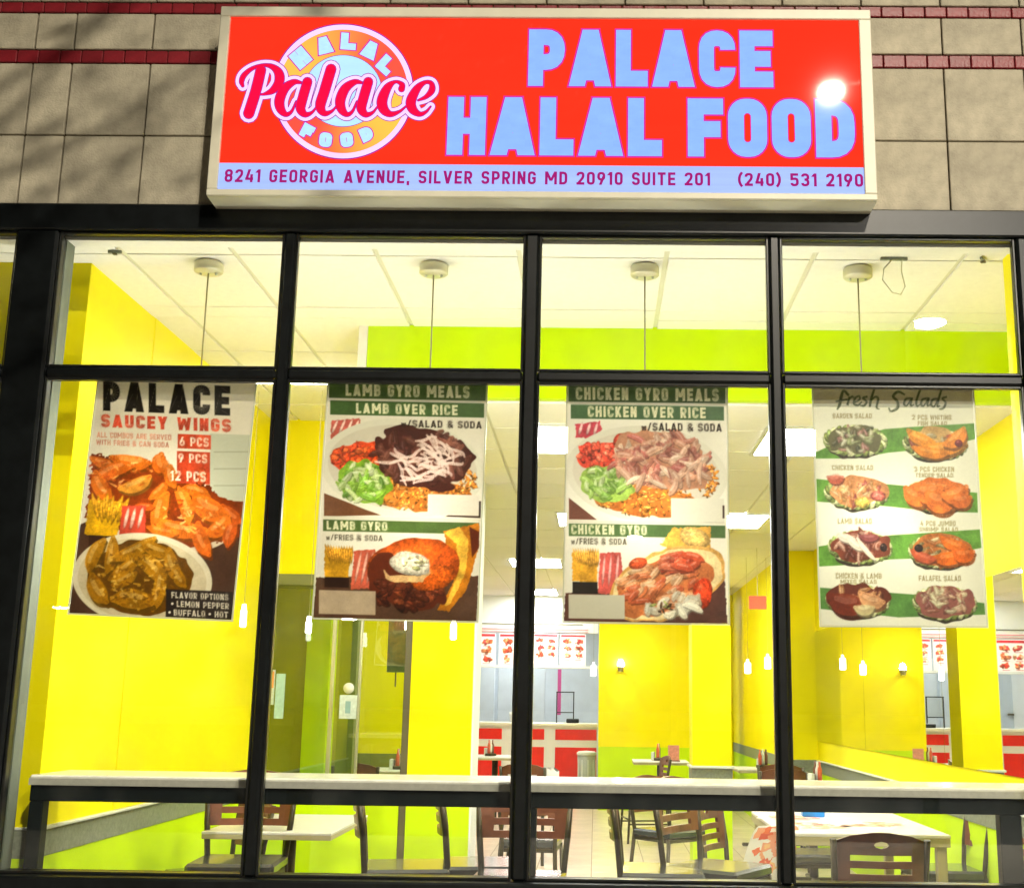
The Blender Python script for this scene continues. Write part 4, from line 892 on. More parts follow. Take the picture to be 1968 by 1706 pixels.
# right wall, pier and mirror
rp = wall_thing("window_pier", "bright yellow pier at the right end of the window", M_yel, 1.752, 2.9, 4.90, 5.05, 0, CH + .012, "pier")
rw = wall_thing("side_wall", "yellow right wall carrying the long mirror", M_yel, 2.2, 2.9, 5.051, 12.4, RT, CH + .012)
sub(rw, "lower_panel", M_lime, 2.201, 2.9, 5.051, 12.4, 0, RB)
sub(rw, "chair_rail", M_rail, 2.193, 2.9, 5.051, 12.39, RB, RT - .012, .002); sub(rw, "rail_cap", M_cap, 2.172, 2.9, 5.051, 12.389, RT - .0118, RT - .0005, .002)
rw2 = wall_thing("side_wall", "yellow rear stretch of the right wall set forward past the mirror", M_yel, 1.95, 2.9, 12.401, 17.7, RT, CL + .01)
sub(rw2, "lower_panel", M_lime, 1.951, 2.9, 12.402, 17.7, 0, RB); sub(rw2, "chair_rail", M_rail, 1.943, 2.9, 12.395, 17.7, RB, RT - .001, .002)
M_mir = bpy.data.materials.new("mirror"); M_mir.use_nodes = True; b_ = M_mir.node_tree.nodes["Principled BSDF"]; b_.inputs["Metallic"].default_value = 1; b_.inputs["Roughness"].default_value = .01; b_.inputs["Base Color"].default_value = (.86, .88, .82, 1)
mr = thing("wall_mirror", "long frameless mirror along the yellow right wall", "mirror", (2.196, 9, 1.55))
for k, (a, b) in enumerate(((5.6, 7.9), (7.906, 10.2), (10.206, 12.4))): bx("mirror_panel", M_mir, -.004, 0.003, a - 9, b - 9, 1.025 - 1.55, 2.09 - 1.55, mr)
# facing wall at the left with a glazed opening
Y1 = 8.32
fw = wall_thing("partition_wall", "yellow wall facing the window above the glazed opening on the left", M_yel, -2.9, -1.2885, Y1, Y1 + .30, 2.205, CH + .012)
sub(fw, "lower_panel", M_lime, -2.9, -1.2885, Y1, Y1 + .28, 0, .845); sub(fw, "header_trim", mat("olive_trim", (.16, .17, .06), .5), -2.9, -1.2885, Y1 - .01, Y1 + .30, 2.13, 2.204)
ycol = wall_thing("column", "bright yellow square column in the middle left of the dining room", M_yel, -1.24, -.822, Y1 - .002, Y1 + .42, .80, CH + .012, "column"); sub(ycol, "lower_panel", M_lime, -1.239, -.823, Y1 - .001, Y1 + .418, 0, .799)
sub(ycol, "corner_strip", M_white, -.8215, -.812, Y1 + .0, Y1 + .42, 0, CL)
M_alu = mat("dark_door_frame", (.10, .09, .05), .4); M_silver = mat("silver_door_frame", (.55, .56, .52), .3, metal=.8)
M_tint = glass_mat("tinted_glass", tint=(.93, .97, .86), base=.10, rough=.01)
gp = thing("glazed_door", "glazed door and side lights in the left opening with paper notices", "glass door", (-1.8, Y1 + .06, 0))
def gb(name, m, x0, x1, y0, y1, z0, z1, b=0.): o = bx(name, m, x0, x1, Y1 + y0, Y1 + y1, z0, z1, gp, b); o.location -= gp.location; return o
gb("door_post", M_alu, -1.287, -1.241, 0, .08, 0, 2.129, .004); gb("door_post", M_silver, -1.79, -1.768, .03, .07, .846, 2.129, .003); gb("door_post", M_silver, -1.60, -1.585, .03, .07, .846, 2.129, .003)
gb("glass_pane", M_tint, -2.28, -1.791, .045, .051, .88, 2.129); gb("glass_pane", M_tint, -1.767, -1.601, .045, .051, .88, 2.129); gb("glass_pane", M_tint, -1.584, -1.288, .045, .051, .88, 2.129)
gb("bottom_rail", M_alu, -2.28, -1.288, .03, .07, .846, .88)
M_notice = mat("pale_notice_paper", (.62, .72, .74), .7, var=.2, scale=40); M_orange = mat("orange_print", (.8, .35, .12), .7); M_cyan = mat("light_blue_notice", (.45, .68, .70), .7, var=.15, scale=30)
gb("paper_notice", M_notice, -2.235, -2.165, .036, .044, 1.33, 1.56); gb("notice_print", M_orange, -2.23, -2.17, .033, .0355, 1.44, 1.55)
gb("paper_notice", M_cyan, -2.155, -2.095, .036, .044, 1.24, 1.535); gb("paper_notice", M_notice, -1.715, -1.60, .020, .029, 1.245, 1.40); gb("notice_emblem", mat("grey_blue_print", (.25, .42, .48), .7), -1.675, -1.64, .017, .0195, 1.28, 1.36)
mb = MB().lathe([(0, 0), (.036, 0), (.036, .006), (0, .006)], 18, (-1.66 + 1.8, .022 - .06, 1.445), 'y').build("round_sticker", mat("white_sticker", (.8, .82, .78), .5), gp)
# behind the glazing: lobby
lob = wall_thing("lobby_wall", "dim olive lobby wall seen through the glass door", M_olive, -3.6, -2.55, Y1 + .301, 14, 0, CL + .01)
lob2 = wall_thing("lobby_end_wall", "yellow end wall of the lobby behind the glass door", M_yel, -3.6, -1.9, 12.5, 12.6, RT, CL + .01)
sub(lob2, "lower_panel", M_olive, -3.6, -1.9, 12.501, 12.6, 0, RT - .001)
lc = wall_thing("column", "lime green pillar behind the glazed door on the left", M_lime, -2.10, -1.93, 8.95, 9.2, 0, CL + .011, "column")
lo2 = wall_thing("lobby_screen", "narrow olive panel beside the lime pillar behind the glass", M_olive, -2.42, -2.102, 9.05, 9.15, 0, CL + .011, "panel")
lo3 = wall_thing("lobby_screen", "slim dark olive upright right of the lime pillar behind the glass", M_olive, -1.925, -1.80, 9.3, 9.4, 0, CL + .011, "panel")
hs = thing("wall_banner", "slim blue grey banner hanging in the lobby behind the glass door", "banner", (-1.55, 9.6, 1.6))
bx("banner_cloth", mat("blue_grey_cloth", (.14, .20, .24), .8, var=.3), -.07, .09, -.01, .01, -.02, .40, hs); bx("banner_rod", M_alu, -.005, .005, -.008, .008, -.13, -.021, hs)
# sconce wall, column, far niche
sw = wall_thing("rear_wall", "yellow rear wall with a lit sconce over lime paint", M_yel, .04, 1.78, 16.5, 16.9, .80, CL + .01)
sub(sw, "lower_panel", M_lime, .041, 1.78, 16.501, 16.9, 0, .799)
nb = wall_thing("rear_wall", "narrow yellow wall closing the far right corner", M_yel, 1.781, 1.949, 17.69, 17.8, 0, CL + .01)
c2c = wall_thing("column", "bright yellow column with a grey rail right of the sconce wall", M_yel, .848, 1.19, 10.95, 11.3, RT, CL + .011, "column")
sub(c2c, "lower_panel", M_lime, .849, 1.189, 10.951, 11.299, 0, RB); sub(c2c, "chair_rail", M_rail, .843, 1.195, 10.945, 11.305, RB, RT - .02, .002); sub(c2c, "rail_cap", M_cap, .828, 1.21, 10.93, 11.32, RT - .0198, RT - .0005, .002)
# service counter and kitchen
kw = wall_thing("kitchen_wall", "white rear wall of the kitchen behind the service counter", M_cool, -4.2, 1.9, 22.0, 22.1, 0, CL + .01)
kl = wall_thing("kitchen_side_wall", "white side wall left of the service counter", M_white, -2.9, -2.6, 12.7, 22, 0, CL + .01)
sc = thing("service_counter", "white service counter with rows of red front panels", "counter", (-.95, 17.9, 0))
def cb(name, m, x0, x1, y0, y1, z0, z1, b=0.): o = bx(name, m, x0 + .95, x1 + .95, y0 - 17.9, y1 - 17.9, z0, z1, sc, b); return o
M_redp = mat("red_counter_panel", (.80, .015, .01), .3, var=.15, scale=6, objvar=.08)
cb("body", M_white, -2.55, .03, 17.6, 18.2, 0, 1.029); cb("counter_top", mat("cream_counter_top", (.80, .78, .70), .25), -2.6, .035, 17.52, 18.25, 1.03, 1.075, .006)
for x0, x1 in ((-2.45, -1.93), (-1.86, -1.31), (-1.16, -.715), (-.56, .02)):
    cb("red_panel", M_redp, x0, x1, 17.588, 17.599, .845, .99, .002); cb("red_panel", M_redp, x0, x1, 17.588, 17.599, .06, .745, .002)
bh = thing("menu_bulkhead", "white bulkhead with lit menu board over the service counter", "menu board", (-.95, 18.2, 2.1))
def hb(name, m, x0, x1, y0, y1, z0, z1, b=0.): o = bx(name, m, x0 + .95, x1 + .95, y0 - 18.2, y1 - 18.2, z0 - 2.1, z1 - 2.1, bh, b); return o
hb("header_panel", M_white, -2.6, .03, 18.2, 18.4, 2.36, CL - .001); hb("dark_line", M_alu, -2.6, -.2, 18.19, 18.199, 2.48, 2.492)
M_pink = mat("pink_header_band", (.75, .28, .34), .5)
hb("pink_band", M_pink, -2.6, -.12, 18.188, 18.198, 2.405, 2.42); hb("pink_band", M_pink, -2.6, -.12, 18.188, 18.198, 2.37, 2.378)
M_board = mat("menu_board_white", (.8, .72, .78), .3, emit=(1, .9, .95), es=.35)
M_menu = mat("menu_print", (.5, .5, .5), .3, emit=(1, 1, 1), es=.35); _N = M_menu.node_tree.nodes; _a = _N.new("ShaderNodeAttribute"); _a.attribute_name = "print"
for _k in ("Base Color", "Emission Color"): M_menu.node_tree.links.new(_a.outputs["Color"], _N["Principled BSDF"].inputs[_k])
for k, (x0, x1) in enumerate(((-2.45, -2.0), (-1.93, -1.48), (-1.43, -.98), (-.92, -.56), (-.53, -.15))):
    pb = hb("menu_panel", M_board, x0, x1, 18.185, 18.2, 1.885, 2.345, .003)
    q = Paint(0, 100, 0, 100, 0, 100, x1 - x0 - .02, .44, nx=56, base=(236, 214, 222), seed=200 + k); aa = 100 * .44 / (x1 - x0 - .02) / 100; R3 = random.Random(k)
    q.e = (0, 100 * aa, 0, 100, 0, 100); q.rect(0, 0, 100, 9, (190, 40, 50))
    for r in range(3):
        for c in range(2):
            cx = 27 + 47 * c; cy = 26 + r * 30; q.ellipse(cx, cy, 23, 13.5, 0, (245, 236, 232)); q.scatter(cx, cy, 14, 7, 12, 8, 5, [(220, 60, 40), (226, 96, 50), (170, 60, 36), (232, 140, 90), (205, 50, 60), (236, 200, 170)], k * 10 + r * 2 + c)
            q.rect(cx - 14, cy + 14, cx + 10, cy + 16, (150, 70, 70))
    o = q.mesh("menu_print", M_menu, pb); o.location = (0, -.0085, -.22)
hb("underside_trim", M_white, -2.6, .03, 18.18, 18.45, 1.85, 1.884)
# things standing beyond the counter
ks = thing("kitchen_cabinet", "pale blue white kitchen cabinet doors behind the counter", "cabinet", (-1.2, 21, 0))
for x0, x1 in ((-1.55, -.95), (-.9, -.35), (-.3, -.05), (.0, .5)): bx("cabinet_door", M_cool, x0 - .15, x1 - .15, -.05, 0, .9, 2.15, ks, .01)
bx("door_handle", M_alu, -1.6, -1.3, -.085, -.055, 1.24, 1.27, ks); bx("red_strip", mat("magenta_strip", (.55, .08, .30), .4), .56, .62, -.09, -.055, 1.15, 1.9, ks)
ax = thing("display_stand", "black framed clear acrylic stand on the service counter", "stand", (-.43, 17.75, 1.0755))
for x in (-.12, .12): bx("post", M_frame, x - .008, x + .008, -.01, .01, 0, .42, ax)
bx("top_bar", M_frame, -.13, .13, -.01, .01, .4205, .435, ax); bx("shelf", M_frame, -.1115, .1115, -.05, .05, .14, .152, ax); bx("base", M_frame, .02, .2, -.09, -.02, 0, .06, ax, .01); bx("clear_sheet", glass_mat("acrylic"), -.11, .11, -.003, .003, .153, .42, ax)
for k, (x, y) in enumerate(((-1.18, 17.75), (-1.08, 17.8), (-.98, 17.74))):
    cu = thing("paper_cup_stack", ("left stack of white cups on the service counter", "middle stack of white cups on the service counter", "right stack of white cups on the service counter")[k], "cup stack", (x, y, 1.0755), 0, "cup stacks on the service counter"); MB().lathe([(0, 0), (.028, 0), (.042, .1), (.044, .1), (.042, .14 + .05 * k), (.0, .14 + .05 * k)], 12).build("cups", M_white, cu)
tc_ = thing("trash_can", "grey ribbed trash can beside the red service counter", "trash can", (-.115, 17.2, 0))
M_bin = mat("grey_bin_plastic", (.32, .34, .29), .5); MB().lathe([(0, 0), (.10, 0), (.125, .66), (.12, .66), (0, .05)], 18).build("bin_body", M_bin, tc_); MB().lathe([(.13, 0), (.135, .03), (.11, .05), (0, .06)], 18, (0, 0, .661)).build("lid", M_cap, tc_)
for k in range(9):
    a = k * .7; bx("rib", M_cap, math.cos(a) * .12 - .006, math.cos(a) * .12 + .006, math.sin(a) * .12 - .006, math.sin(a) * .12 + .006, .08, .6, tc_)

# ------------------------------------------------------------------ lights of the room
E_t = mat("troffer_glow", (.9, .9, .9), .5, emit=(1, 1, .97), es=42)
t0 = thing("ceiling_light", "x", "ceiling light", (0, 0, CL), 0, "square ceiling lights in the low ceiling")
m = MB(); m.box(-.305, .305, -.4, -.375, -.012, -.001).box(-.305, .305, .375, .4, -.012, -.001).box(-.305, -.28, -.375, .375, -.012, -.001).box(.28, .305, -.375, .375, -.012, -.001)
m.build("frame", M_cap, t0); bx("diffuser", E_t, -.28, .28, -.375, .375, -.008, -.001, t0)
TL = ["left square ceiling light in the row nearest the window", "right square ceiling light in the row nearest the window", "left square ceiling light of the second row", "right square ceiling light of the second row", "left square ceiling light of the third row", "right square ceiling light of the third row",
      "square ceiling light just before the service counter", "square ceiling light over the right kitchen end", "square ceiling light over the kitchen behind the menu board", "added square ceiling light brightening the lobby behind the glass door"]
for i, (x, y) in enumerate(TRO):
    t = t0 if i == 0 else copy_tree(t0); t.location = (x, y, CL); t["label"] = TL[i]

M_can = mat("pendant_canopy", (.62, .60, .45), .35, metal=.3); M_cord = mat("pendant_cord", (.30, .28, .16), .6)
E_p = mat("pendant_glow", (.9, .9, .85), .3, emit=(1, .93, .78), es=9)
def pendant(x, y, zc, zl, r, h, label, group, canopy=True, es=None, watt=0):
    t = thing("pendant_light", label, "pendant light", (x, y, zc), 0, group)
    if canopy:
        MB().lathe([(0, -.001), (.058, -.001), (.064, -.008), (.064, -.042), (.058, -.048), (0, -.05)], 24).build("canopy", M_can, t)
        for k in (-1, 1): MB().lathe([(.006, 0), (.006, -.008), (0, -.009)], 8, (k * .035, 0, -.05)).build("screw", M_cap, t)
    MB().tube([(0, 0, -.048 if canopy else -.002), (.002, 0, (zl - zc) / 2), (0, 0, zl - zc + h)], .0035 if canopy else .0016, 6).build("cord", M_cord, t)
    s_ = MB().lathe([(0, h + .03), (.012, h + .03), (.014, h), (r, h - .01), (r, 0), (r * .6, -.005), (0, -.005)], 16).build("lamp_shade", es or E_p, t); s_.location = (0, 0, zl - zc)
    if watt:
        ld = bpy.data.lights.new("pendant_bulb", 'POINT'); ld.energy = watt; ld.color = (1, .94, .82); ld.shadow_soft_size = r; lo = bpy.data.objects.new("pendant_bulb", ld); COL.objects.link(lo); lo.parent = t; lo.location = (0, 0, zl - zc - .06)
E_pl = mat("pendant_lamp_glow", (.9, .9, .85), .3, emit=(1, .98, .88), es=135)
PLB = ["pendant lamp on a round canopy behind the saucey wings poster", "pendant lamp on a round canopy above the lamb poster", "pendant lamp on a round canopy above the chicken poster", "pendant lamp on a round canopy above the salads poster", "added unseen pendant lamp brightening the neighbouring bay beyond the left window post"]
for i, x in enumerate((-1.752, -.742, .200, 1.146, -2.95)): pendant(x, 5.165, CH, 2.02, .05, .2, PLB[i], "pendant lamps in a row behind the window", es=E_pl)  # the last pendant is added out of view to brighten the neighbouring bay
E_s = mat("small_pendant_glow", (.9, .9, .9), .3, emit=(1, .98, .95), es=6)
for x, y, z, h, lb in ((-2.16, 7.5, 1.80, .13, "small lit pendant beside the yellow left wall"), (-1.745, 7.45, 1.765, .085, "small lit pendant in front of the glass door"), (-.87, 7.5, 1.74, .12, "small lit pendant in front of the yellow column"),
                       (-.03, 15.9, 1.70, .17, "small lit pendant beside the menu board"), (1.59, 13.0, 1.69, .14, "lower small pendant left of the dark window post"), (1.80, 13.0, 1.74, .15, "higher small pendant beside the dark window post")):
    pendant(x, y, CL if y > 9 else (CH if x < -1.3 else CL), z, .019 if y < 9 else .033, h * .8, lb, "small pendants deep in the room", canopy=False, es=E_s)
# added fill light, hidden behind the transom rail, brightening the left high ceiling
bt = thing("fill_batten", "added fill batten hidden on the high ceiling above the small left table", "ceiling light", (-1.72, 7.13, CH)); bx("housing", M_cap, -.42, .42, -.05, .05, -.02, -.001, bt, .004); bx("tube", E_t, -.41, .41, -.035, .035, -.038, -.0205, bt, .006)
# sconce
sn = thing("wall_sconce", "small cup sconce glowing on the yellow rear wall", "wall light", (.33, 16.497, 1.80))
MB().lathe([(.03, 0), (.06, .07), (.05, .07), (.025, .01)], 16, (0, -.08, -.03)).build("cup", mat("sconce_cup", (.3, .26, .08), .4), sn); bx("bracket", M_can, -.012, .012, -.06, -.001, -.02, .01, sn)
MB().lathe([(0, -.04), (.035, -.02), (.04, .04), (.02, .09), (0, .1)], 14, (0, -.08, .03)).build("bulb", mat("sconce_glow", (.9, .8, .5), .4, emit=(1, .85, .45), es=420), sn)
# ceiling bits
hk = thing("ceiling_bracket", "slotted bracket on the ceiling with a dangling wire loop", "bracket", (1.275, 5.03, CH))
bx("slot", M_rail, -.058, .058, -.008, .008, -.012, -.001, hk)
MB().tube([(-.01, 0, -.012), (-.045, .005, -.05), (-.05, .01, -.10), (-.01, .012, -.155), (.025, .01, -.165), (.045, .006, -.13), (.03, 0, -.06), (.035, 0, -.012)], .0028, 6).build("wire", M_can, hk)
for x, y, lb, rz in ((-2.12, 5.02, "small dark ceiling clip above the left pier", 0), (1.66, 5.03, "small green ceiling clip near the right pier", 1.0)):
    c = thing("ceiling_clip", lb, "clip", (x, y, CH), rz); bx("clip_body", M_rail, -.03, .03, -.006, .006, -.014, -.001, c, .002); bx("clip_tab", M_alu, -.008, .008, -.01, .01, -.02, -.0145, c)
rs = thing("red_sign", "small red lit sign hanging far right over the dining room", "sign", (1.60, 12.2, 2.36)); bx("sign_face", mat("red_sign_glow", (.8, .1, .05), .4, emit=(1, .14, .07), es=.8), -.085, .085, -.02, .02, -.065, .065, rs, .005); bx("hanger", M_can, -.003, .003, -.005, .005, .066, CL - 2.36 - .001, rs)

# ------------------------------------------------------------------ window counter
M_top = mat("speckled_white_counter", (.72, .70, .64), .22, var=.12, scale=25, coat=.3); M_edge = mat("counter_edge", (.46, .45, .40), .4, var=.15, scale=30)
M_steel = mat("black_steel", (.006, .010, .011), .5, spec=.2, var=.3, scale=30)
wc = thing("window_counter", "long white bar counter on a black steel frame along the window", "counter", (0, 5.15, 0))
def kb(name, m, x0, x1, y0, y1, z0, z1, b=0.): return bx(name, m, x0, x1, y0 - 5.15, y1 - 5.15, z0, z1, wc, b)
kb("counter_top", M_top, -2.242, 2.15, 4.985, 5.36, 1.028, 1.066, .006); kb("front_edge", M_edge, -2.242, 2.15, 4.980, 4.9848, 1.028, 1.054)
kb("apron", M_steel, -2.242, 2.15, 5.0, 5.035, .965, 1.0275, .003)
for x0, x1 in ((-2.258 + .017, -2.185), (-.285, -.228), (1.59, 1.675)): kb("leg", M_steel, x0, x1, 5.0, 5.06, 0, .9645, .004)

# ------------------------------------------------------------------ seats and tables
M_wood = mat("brown_wood", (.16, .055, .027), .35, var=.35, scale=9, coat=.2); M_legm = mat("dark_bronze_metal", (.055, .045, .025), .35, metal=.5, var=.3, scale=20); M_vinyl = mat("black_vinyl_seat", (.045, .05, .055), .22, var=.2, scale=30, coat=.4)
def back_plate(w, z0, z1, y, rake=.03, th=.016):
    """ladder-back plate: three slots and a round hole under an arched crest"""
    hgt = z1 - z0; xs_ = [-w / 2, -w * .35, -w * .10, 0, w * .10, w * .35, w / 2]
    zr = [0, .12, .215, .33, .425, .54, .635, .74, .80, .86, 1.0]
    m = MB(); P = {}
    def pos(x, k, s_):
        t = zr[k]; z = z0 + hgt * t; u = x / (w / 2)
        if k == len(zr) - 1: z = z0 + hgt * (.86 + .14 * (1 - u * u) ** .8)
        return (x, y + rake * t + .03 * (1 - u * u) + s_ * th / 2, z)
    for s_ in (-1, 1):
        for k in range(len(zr)):
            for i, x in enumerate(xs_): P[(i, k, s_)] = len(m.v) + 0; m.v.append(pos(x, k, s_))
    hole = set()
    for i in range(1, 5):
        for k in (1, 3, 5): hole.add((i, k))
    hole |= {(2, 7), (3, 7), (2, 8), (3, 8)}
    cells = [(i, k) for i in range(6) for k in range(len(zr) - 1) if (i, k) not in hole]
    for (i, k) in cells:
        for s_ in (-1, 1):
            q = (P[(i, k, s_)], P[(i + 1, k, s_)], P[(i + 1, k + 1, s_)], P[(i, k + 1, s_)]); m.f.append(q if s_ < 0 else q[::-1]); m.sm.append(False)
        for di, dk, a, b in ((0, -1, (0, 0), (1, 0)), (1, 0, (1, 0), (1, 1)), (0, 1, (1, 1), (0, 1)), (-1, 0, (0, 1), (0, 0))):
            n_ = (i + di, k + dk)
            if n_ in hole or not (0 <= n_[0] < 6 and 0 <= n_[1] < len(zr) - 1):
                m.f.append((P[(i + a[0], k + a[1], -1)], P[(i + a[0], k + a[1], 1)], P[(i + b[0], k + b[1], 1)], P[(i + b[0], k + b[1], -1)])); m.sm.append(False)
    # pull the round hole's square corners in: an octagonal rim
    for s_ in (-1, 1):
        for (i, k) in ((2, 7), (4, 7), (2, 9), (4, 9)):
            x, yy, z = m.v[P[(i, k, s_)]]; zc = z0 + hgt * .80; m.v[P[(i, k, s_)]] = (x * .62, yy, zc + (z - zc) * .62)
        for (i, k) in ((2, 8), (4, 8)):
            x, yy, z = m.v[P[(i, k, s_)]]; m.v[P[(i, k, s_)]] = (x * .85, yy, z)
    return m
def make_seat(name, cat, seat_h, top, w=.38):
    t = thing(name, "x", cat)
    hb_ = top - seat_h
    MB().box(-w / 2, w / 2, -.19, .19, seat_h - .035, seat_h + .02, .018).build("seat", M_vinyl, t)
    m = MB(); m.box(-w / 2 + .01, w / 2 - .01, -.18, -.16, seat_h - .06, seat_h - .036).box(-w / 2 + .01, w / 2 - .01, .16, .18, seat_h - .06, seat_h - .036).box(-w / 2 + .01, -w / 2 + .03, -.16, .16, seat_h - .06, seat_h - .036).box(w / 2 - .03, w / 2 - .01, -.16, .16, seat_h - .06, seat_h - .036); m.build("seat_frame", M_legm, t)
    back_plate(w * .99, top - .26, top, .200).build("backrest", M_wood, t)
    for s_ in (-1, 1):
        x = s_ * w / 2
        MB().tube([(x * 1.02, .24, 0), (x * .92, .185, seat_h), (x, .20, seat_h + hb_ * .4), (x * 1.06, .235, top - .03)], .0145, 8).build("back_leg", M_legm, t)
        MB().tube([(x * 1.04, -.2, 0), (x * .95, -.175, seat_h - .03)], .012, 8).build("front_leg", M_legm, t)
        MB().tube([(x * .99, -.19, seat_h * .4), (x * .98, .21, seat_h * .4)], .008, 6).build("side_stretcher", M_legm, t)
    MB().tube([(-w * .5, -.188, seat_h * .5), (w * .5, -.188, seat_h * .5)], .009, 6).build("foot_rail", M_legm, t)
    MB().tube([(-w * .5, .215, seat_h * .3), (w * .5, .215, seat_h * .3)], .008, 6).build("back_stretcher", M_legm, t)
    return t
stool0 = make_seat("bar_stool", "bar stool", .62, 1.03, .40); chair0 = make_seat("dining_chair", "dining chair", .46, .845, .38)
used = {}
def place(src, x, y, deg, label, group, sc_=1.):
    t = src if src.name not in used else copy_tree(src); used[src.name] = 1
    t.location = (x, y, 0.0); t.rotation_euler = (0, 0, math.radians(deg)); t["label"] = label; t["group"] = group; return t
G1 = "bar stools along the window counter"; G2 = "dining chairs with brown ladder backs"
place(stool0, -1.66, 5.95, 4, "bar stool at the left end of the counter, below the wings poster", G1)
place(stool0, -.86, 5.86, 100, "bar stool turned sideways left of another sideways stool, under the lamb poster", G1)
place(stool0, -.50, 6.0, 97, "bar stool turned sideways just left of the square-on stool behind the second window post", G1)
place(stool0, -.33, 5.56, -3, "bar stool seen square on behind the second window post", G1)
place(stool0, .31, 5.86, 88, "bar stool turned sideways right of the bare floor aisle", G1)
place(stool0, .58, 6.0, 58, "bar stool turned away left of the flyer, farther from the window", G1)
# dining table things
M_tt = mat("pale_laminate_top", (.66, .66, .62), .3, var=.08, scale=15); M_te = mat("beige_table_edge", (.42, .38, .22), .5); M_tt2 = mat("white_laminate_top", (.74, .73, .68), .3, var=.06, scale=15)
def pedestal_table(x, y, w, d, label, rz=0., group="small pedestal tables", h=.75):
    t = thing("pedestal_table", label, "table", (x, y, 0), math.radians(rz), group)
    bx("table_top", M_tt, -w / 2, w / 2, -d / 2, d / 2, h - .012, h, t, .002); bx("top_edge", M_te, -w / 2 + .001, w / 2 - .001, -d / 2 + .001, d / 2 - .001, h - .034, h - .0122, t, .002)
    MB().tube([(0, 0, .04), (0, 0, h - .036)], .035, 12).build("pedestal", M_legm, t); bx("foot", M_legm, -w * .4, w * .4, -.03, .03, .008, .038, t, .01); bx("foot", M_legm, -.03, .03, -d * .36, -.031, .008, .036, t, .01); bx("foot", M_legm, -.03, .03, .031, d * .36, .008, .036, t, .01)
    return t
pedestal_table(-1.56, 6.52, .62, .95, "pale pedestal table against lime paint, nearest the left wall", group="small pedestal tables")
tb = thing("dining_table", "large white table with beige edges covered with papers near the right", "table", (1.36, 7.0, 0))
bx("table_top", M_tt2, -.42, .42, -.62, .62, .732, .75, tb, .003); bx("top_edge", M_te, -.418, .418, -.618, .618, .69, .7318, tb, .002)
for sx in (-1, 1):
    for sy in (-1, 1): bx("leg", M_te, sx * .38 - .025, sx * .38 + .025, sy * .57 - .025, sy * .57 + .025, 0, .6895, tb, .004)
place(chair0, 1.24, 5.74, 178, "brown backed dining chair drawn up to the near end of the papered table", G2)
place(chair0, 1.97, 6.45, -84, "dining chair against the right wall at the papered table", G2)
place(chair0, .84, 6.95, 64, "dining chair at the left side of the papered table", G2)
place(chair0, 1.36, 8.02, 2, "dining chair at the far end of the papered table facing the window", G2)
place(chair0, 1.99, 7.35, -88, "second dining chair against the right wall, beyond the papered table corner", G2)
place(chair0, .55, 9.3, 40, "dining chair pulled out in the aisle beyond the papered table", G2)
place(chair0, -.42, 8.6, 176, "dining chair in the aisle beside the yellow column", G2)
place(chair0, -2.02, 6.75, -50, "dining chair behind the small table by the left wall", G2)
place(chair0, -.58, 11.2, 168, "dining chair with a white cloth far back before the red counter", G2)
place(chair0, .50, 12.9, -80, "dining chair seen edge on before the lime paint", G2)
place(chair0, 1.62, 11.0, 178, "dining chair beside the yellow column at the right", G2)
place(chair0, 1.72, 11.75, 174, "dining chair behind another beside the yellow column", G2)
place(chair0, -2.0, 10.9, 172, "dining chair behind the glass door", G2)
place(chair0, -1.75, 12.2, 190, "dining chair farther back behind the glass door", G2)
pedestal_table(-1.15, 14.5, .62, .7, "pedestal table far back before the red counter"); pedestal_table(.72, 13.9, .6, .6, "pedestal table left of the yellow column with a menu holder"); pedestal_table(1.75, 10.2, .6, .7, "pedestal table by the right wall under the mirror")
pedestal_table(-1.75, 11.5, .7, .6, "pedestal table behind the glass door"); pedestal_table(1.70, 12.6, .6, .6, "pedestal table behind the chairs at the right")
# small things on tables
M_paper = print_mat("white_paper", col=(.85, .84, .84), trans=.1); M_blue = mat("blue_plastic", (.02, .25, .80), .3); M_sauce = mat("sauce_bottle", (.55, .10, .04), .3)
def flyer(x, y, z, rz, w, d, label, seed, bend=False):
    t = thing("paper_flyer", label, "flyer", (x, y, z), math.radians(rz), "printed flyers on the large table")
    n = 12; m = MB(); vs = []; 
    for i in range(n + 1):
        s_ = i / n; yy = (s_ - .5) * d; zz = 0.
        for xx in (-w / 2, w / 2): vs.append((xx, yy, zz + .0) if not bend else (-.35 * s_ * d + xx * .9 - .0, xx * .4 - .1 * s_, .01 - .9 * max(0, s_ - .18) ** 1.5 * d))
    m.add(vs, [(2 * i, 2 * i + 1, 2 * i + 3, 2 * i + 2) for i in range(n)], True); o = m.build("sheet", M_paper, t)
    me = o.data; at = me.color_attributes.new("print", 'FLOAT_COLOR', 'POINT')
    R = random.Random(seed); k = 0
    for ci, colr in enumerate(((.92, .42, .28), (.90, .22, .12), (.95, .60, .30), (.80, .16, .12), (.9, .86, .84))):
        mm = MB()
        for _ in range(7):
            k += 1; cx = R.uniform(-w * .26, w * .3); cy = R.uniform(-d * .26, d * .34); rr = R.uniform(.03, .06) * (1.5 if ci == 0 else .6); pts = []; p0 = R.uniform(0, 6)
            for a in range(11):
                r2 = rr * (1 + .3 * math.sin(a * 2.1 + p0)); px = cx + r2 * math.cos(a * .571); py = cy + r2 * .8 * math.sin(a * .571); s_ = py / d + .5
                pts.append((px, py, .0006 + k * .00005) if not bend else (-.35 * s_ * d + px * .9 - .0012, px * .4 - .1 * s_ - .0012 - k * .00005, .0115 - .9 * max(0, s_ - .18) ** 1.5 * d))
            mm.poly(pts)
        mm.build("food_print", print_mat("flyer_print_%d_%d" % (seed, ci), col=colr, trans=.1), t)
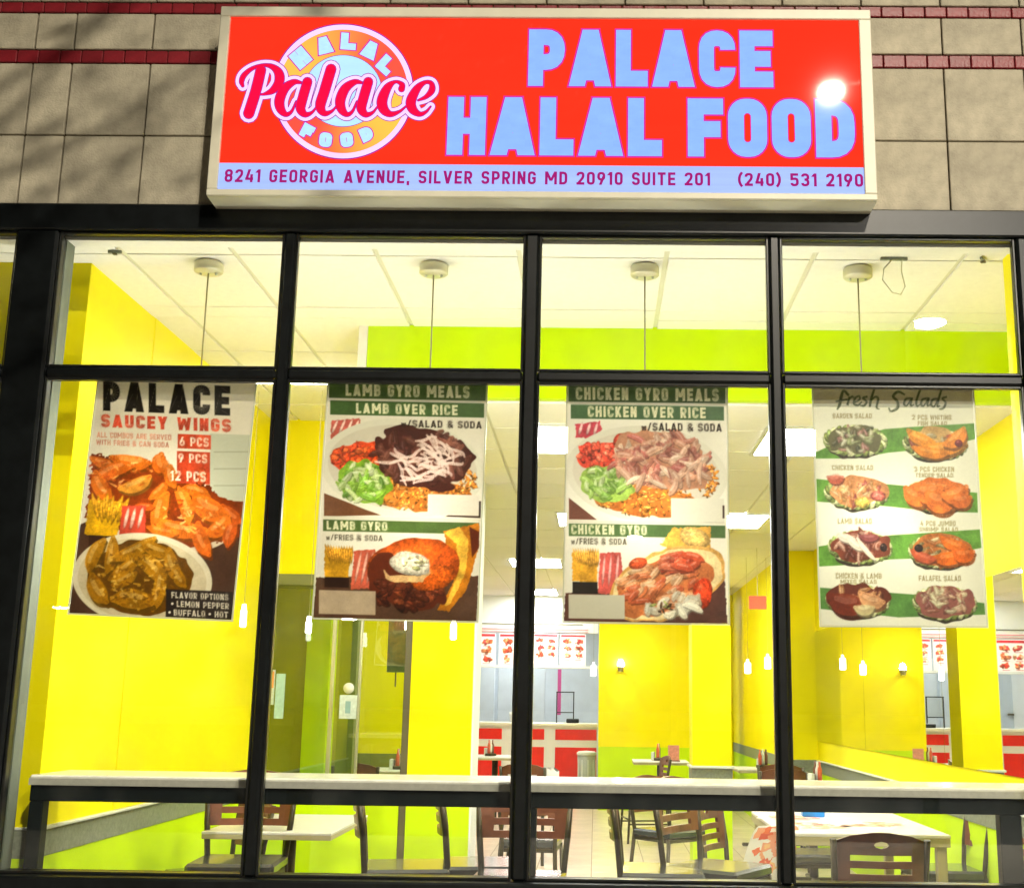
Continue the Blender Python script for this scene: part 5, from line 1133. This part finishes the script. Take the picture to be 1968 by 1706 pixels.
flyer(1.20, 6.75, .7515, 15, .30, .42, "flyer lying flat at the middle of the large table", 1); flyer(1.50, 6.85, .7515, -25, .28, .40, "flyer lying flat on the right half of the large table", 2); flyer(1.12, 7.2, .752, 70, .26, .36, "flyer lying flat near the blue box", 3)
flyer(.97, 6.50, .765, 0, .26, .42, "flyer drooping over the left edge of the large table", 5, bend=True)
bb = thing("blue_box", "small bright blue box on the large table", "box", (1.25, 7.28, .751)); bx("box_body", M_blue, -.062, .062, -.04, .04, 0, .07, bb, .006); bx("box_lid", M_blue, -.064, .064, -.042, .042, .0705, .082, bb, .003)
def condiments(x, y, z, label):
    t = thing("condiment_set", label, "condiment holder", (x, y, z), rnd.uniform(0, 2), "condiment holders on the tables")
    bx("caddy", M_legm, -.06, .06, -.04, .04, .001, .03, t, .004)
    for k, mm in enumerate((M_sauce, M_cap, M_wood)): MB().lathe([(0, 0), (.018, 0), (.018, .09), (.008, .12), (.008, .15), (0, .15)], 10, (-.036 + k * .036, 0, .031)).build("bottle", mm, t)
    bx("napkin_block", M_cap, -.03, .03, .042, .075, .001, .09, t, .004)
for a in ((-1.2, 14.45, .751, "condiment holder on the table before the red counter"), (.70, 13.9, .751, "condiment holder on the table left of the column"), (1.78, 10.1, .751, "condiment holder on the table under the mirror"), (-1.8, 11.5, .751, "condiment holder on the table behind the glass door"), (1.68, 12.6, .751, "condiment holder on the table behind the right chairs")): condiments(*a)
mh = thing("menu_holder", "small upright menu card in a stand on the table left of the column", "menu card", (.86, 13.75, .751)); bx("card", mat("pink_menu_card", (.75, .30, .25), .4, var=.3, scale=40), -.06, .06, -.004, .004, .012, .17, mh); bx("card_base", M_wood, -.07, .07, -.03, .03, 0, .0118, mh)
cl_ = thing("white_cloth", "white cloth draped over the far chair before the red counter", "cloth", (-.45, 11.0, .80)); m = MB()
gr_ = [[((i - 4) * .035, (abs(j - 3) * -.012), -abs(j - 3) * .045 - .0 + .02 * math.sin(i * 1.3)) for i in range(9)] for j in range(7)]
m.add([p for r in gr_ for p in r], [(j * 9 + i, j * 9 + i + 1, j * 9 + i + 10, j * 9 + i + 9) for j in range(6) for i in range(8)], True); m.build("cloth_fold", M_paper, cl_)
